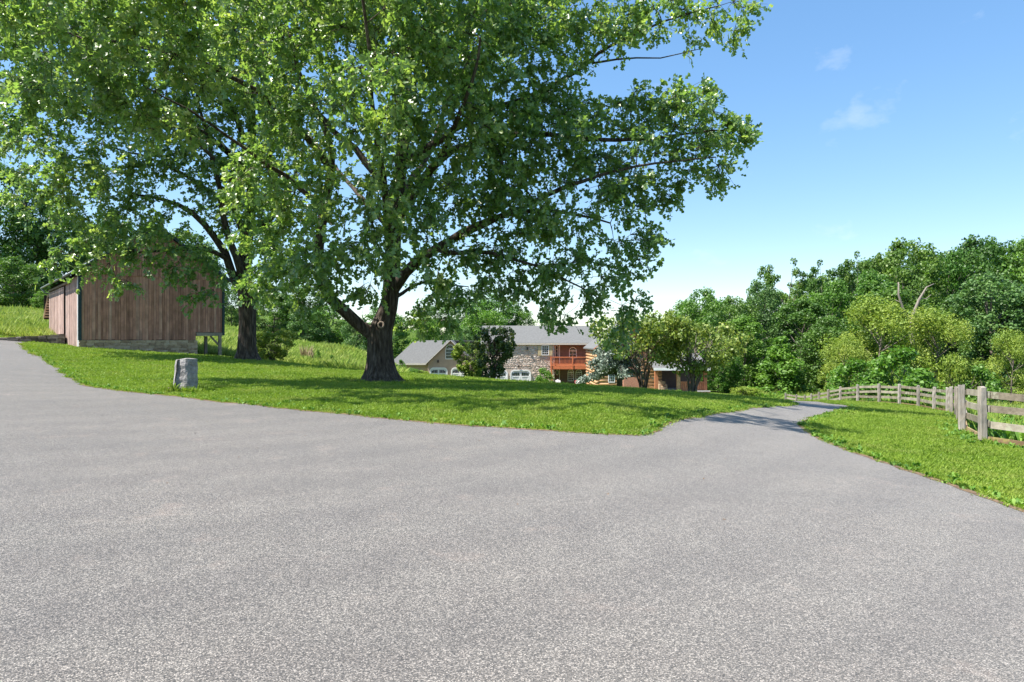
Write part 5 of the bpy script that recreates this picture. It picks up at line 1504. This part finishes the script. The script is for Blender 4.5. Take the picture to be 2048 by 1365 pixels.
# porch
MB().box(15.0, 20.4, 71.2, 76.5, -4.9, -3.75).build('porch_base', M['brick'], LG)
MB().box(14.9, 20.5, 71.1, 76.5, -3.75, -3.6).build('porch_floor', M['concrete'], LG)
MB().box(16.3, 20.3, 76.5, 84, -4.8, -.6).build('porch_wall', M['brown'], LG)
MB().add(*slab([(14.7,70.8,-1.15),(20.8,70.8,-1.15),(20.8,77,.35),(14.7,77,.35)], .14)).build('porch_roof', M['shingle'], LG)
MB().box(14.7, 20.8, 70.68, 70.8, -1.4, -1.15).build('porch_gutter', M['white'], LG)
for x, mm in ((15.1,'orange'),(17.4,'log'),(20.2,'orange')): box('porch_post', M[mm], LG, x-.17, x+.17, 71.25, 71.6, -3.6, -1.35)
rl = MB().box(17.6, 20.05, 71.3, 71.5, -2.72, -2.58).build('porch_rail', M['orange'], LG)
for k in range(11): box('rail_board', M['orange'], rl, 17.62+k*.222, 17.62+k*.222+.19, 71.36, 71.42, -3.55, -2.72)
for k in range(11): box('rail_board', M['orange'], rl, 20.1, 20.16, 71.6+k*.3, 71.6+k*.3+.26, -3.55, -2.72)
MB().box(18.7, 20.55, 70.9, 71.3, -5.0, -3.62).build('brick_wall', M['brick'], LG)
MB().box(18.65, 20.6, 70.85, 71.35, -3.62, -3.52).build('wall_cap', M['concrete'], LG)
MB().box(19.75, 20.05, 70.86, 70.9, -4.7, -3.9).build('base_vent', M['barn_dark'], LG)
for k in range(3): box('step', M['concrete'], LG, 15.6, 17.1, 71.1-.3*(k+1), 71.1-.3*k, -5.0, -3.78-.17*k)

# roots of the three buildings sit at their bases
def rebase(o, loc):
    loc = Vector(loc); o.location = loc
    for ch in o.children: ch.location = Vector(ch.location) - loc
rebase(GA, (-9, 98, -4.6)); rebase(HS, (0.9, 89, -4.6)); rebase(LG, (12.9, 74, -4.6))

# ---- chairs, planters
def lawn_chair(label, px, Y, mat, rz, s=1.0):
    b_ = on_ground(px, Y); c = empty('garden_chair', b_, rz, label, 'chair', 'garden chairs on the patio'); c.scale = (s, s, s)
    for dx in (-.3, .3): 
        for yy, zt in ((-.35, .62), (.3, .5)): box('leg', M[mat], c, dx-.04, dx+.04, yy-.04, yy+.04, 0, zt)
        box('armrest', M[mat], c, dx-.08, dx+.08, -.45, .4, .62, .66)
    for k in range(4): box('seat_slat', M[mat], c, -.27, .27, -.38+k*.17, -.38+k*.17+.14, .38-k*.03, .41-k*.03)
    for k in range(5):
        m_ = MB(); m_.bar((-.22+k*.11, .22, .3), (-.25+k*.125, .62, 1.08+.05*(2-abs(k-2))), .1, .025, up=(0,1,0)); m_.build('back_slat', M[mat], c)
    return c
lawn_chair('white slatted garden chair near the rounded shrub', 1121, 84, 'white', R(25), 1.15)
lawn_chair('white slatted garden chair left of the red one', 1148, 84, 'white', R(-60), 1.2)
lawn_chair('red slatted garden chair under the deck', 1157, 84.5, 'redplastic', R(10), 1.1)
def planter(label, X, Y, z):
    p = empty('planter', (X, Y, z), 0, label, 'planter', 'planters by the porch steps')
    m_ = MB(); m_.tube([(0,0,0),(0,0,.08),(0,0,.5),(0,0,.56)], [.2,.22,.32,.34], 14); m_.build('pot', M['pot'], p, smooth=True)
    rg = np.random.default_rng(int(X*10)); n = 260; d = rg.normal(size=(n,3)); d /= np.linalg.norm(d, axis=1)[:, None]
    V, Q = leaf_cards(np.array([0,0,.72]) + d*np.array([.36,.36,.26])*(rg.random(n)**.4)[:, None], d, .12, rg)
    c = link(bpy.data.objects.new('flowers', np_mesh('flowers', V, Q, M['leaf_bright'], False, rg.random(n))), p); tag(c, kind='stuff')
planter('pale planter left of the porch steps', 15.35, 70.9, tz(15.35, 70.9)); planter('pale planter right of the porch steps', 17.4, 70.9, tz(17.4, 70.9)+.1)
wc = empty('wicker_chair', (16.0, 72.6, -3.6), 0, 'tan wicker armchair on the porch', 'chair')
box('seat', M['wicker'], wc, -.35,.35,-.35,.35,.08,.42); box('backrest', M['wicker'], wc, -.38,.38,.28,.42,.1,.95)
for s in (-1, 1): box('armrest', M['wicker'], wc, s*.36-.07, s*.36+.07, -.36,.3,.08,.64)
for sx in (-.3,.3):
    for sy in (-.3,.33): box('leg', M['wicker'], wc, sx-.04, sx+.04, sy-.04, sy+.04, 0, .1)

# ---- fallen leaves and twigs on the drive
rg = np.random.default_rng(8); n = 40
x = -9+rg.random(n)*14; y_ = 3+rg.random(n)**.6*13
k = inside(x, y_, DRIVE); x, y_ = x[k], y_[k]; n = len(x)
P = np.c_[x, y_, terrain(x, y_)+.02]
V, T, a = place_leaves(P, np.c_[rg.normal(size=(n,2)), np.full(n,.35)], .035, rg, 3.0)
fl = link(bpy.data.objects.new('fallen_leaves', np_mesh('fallen_leaves', V, T, M['fallen'], False, a))); tag(fl, 'few brown fallen leaves scattered on the driveway', 'leaves', kind='stuff')
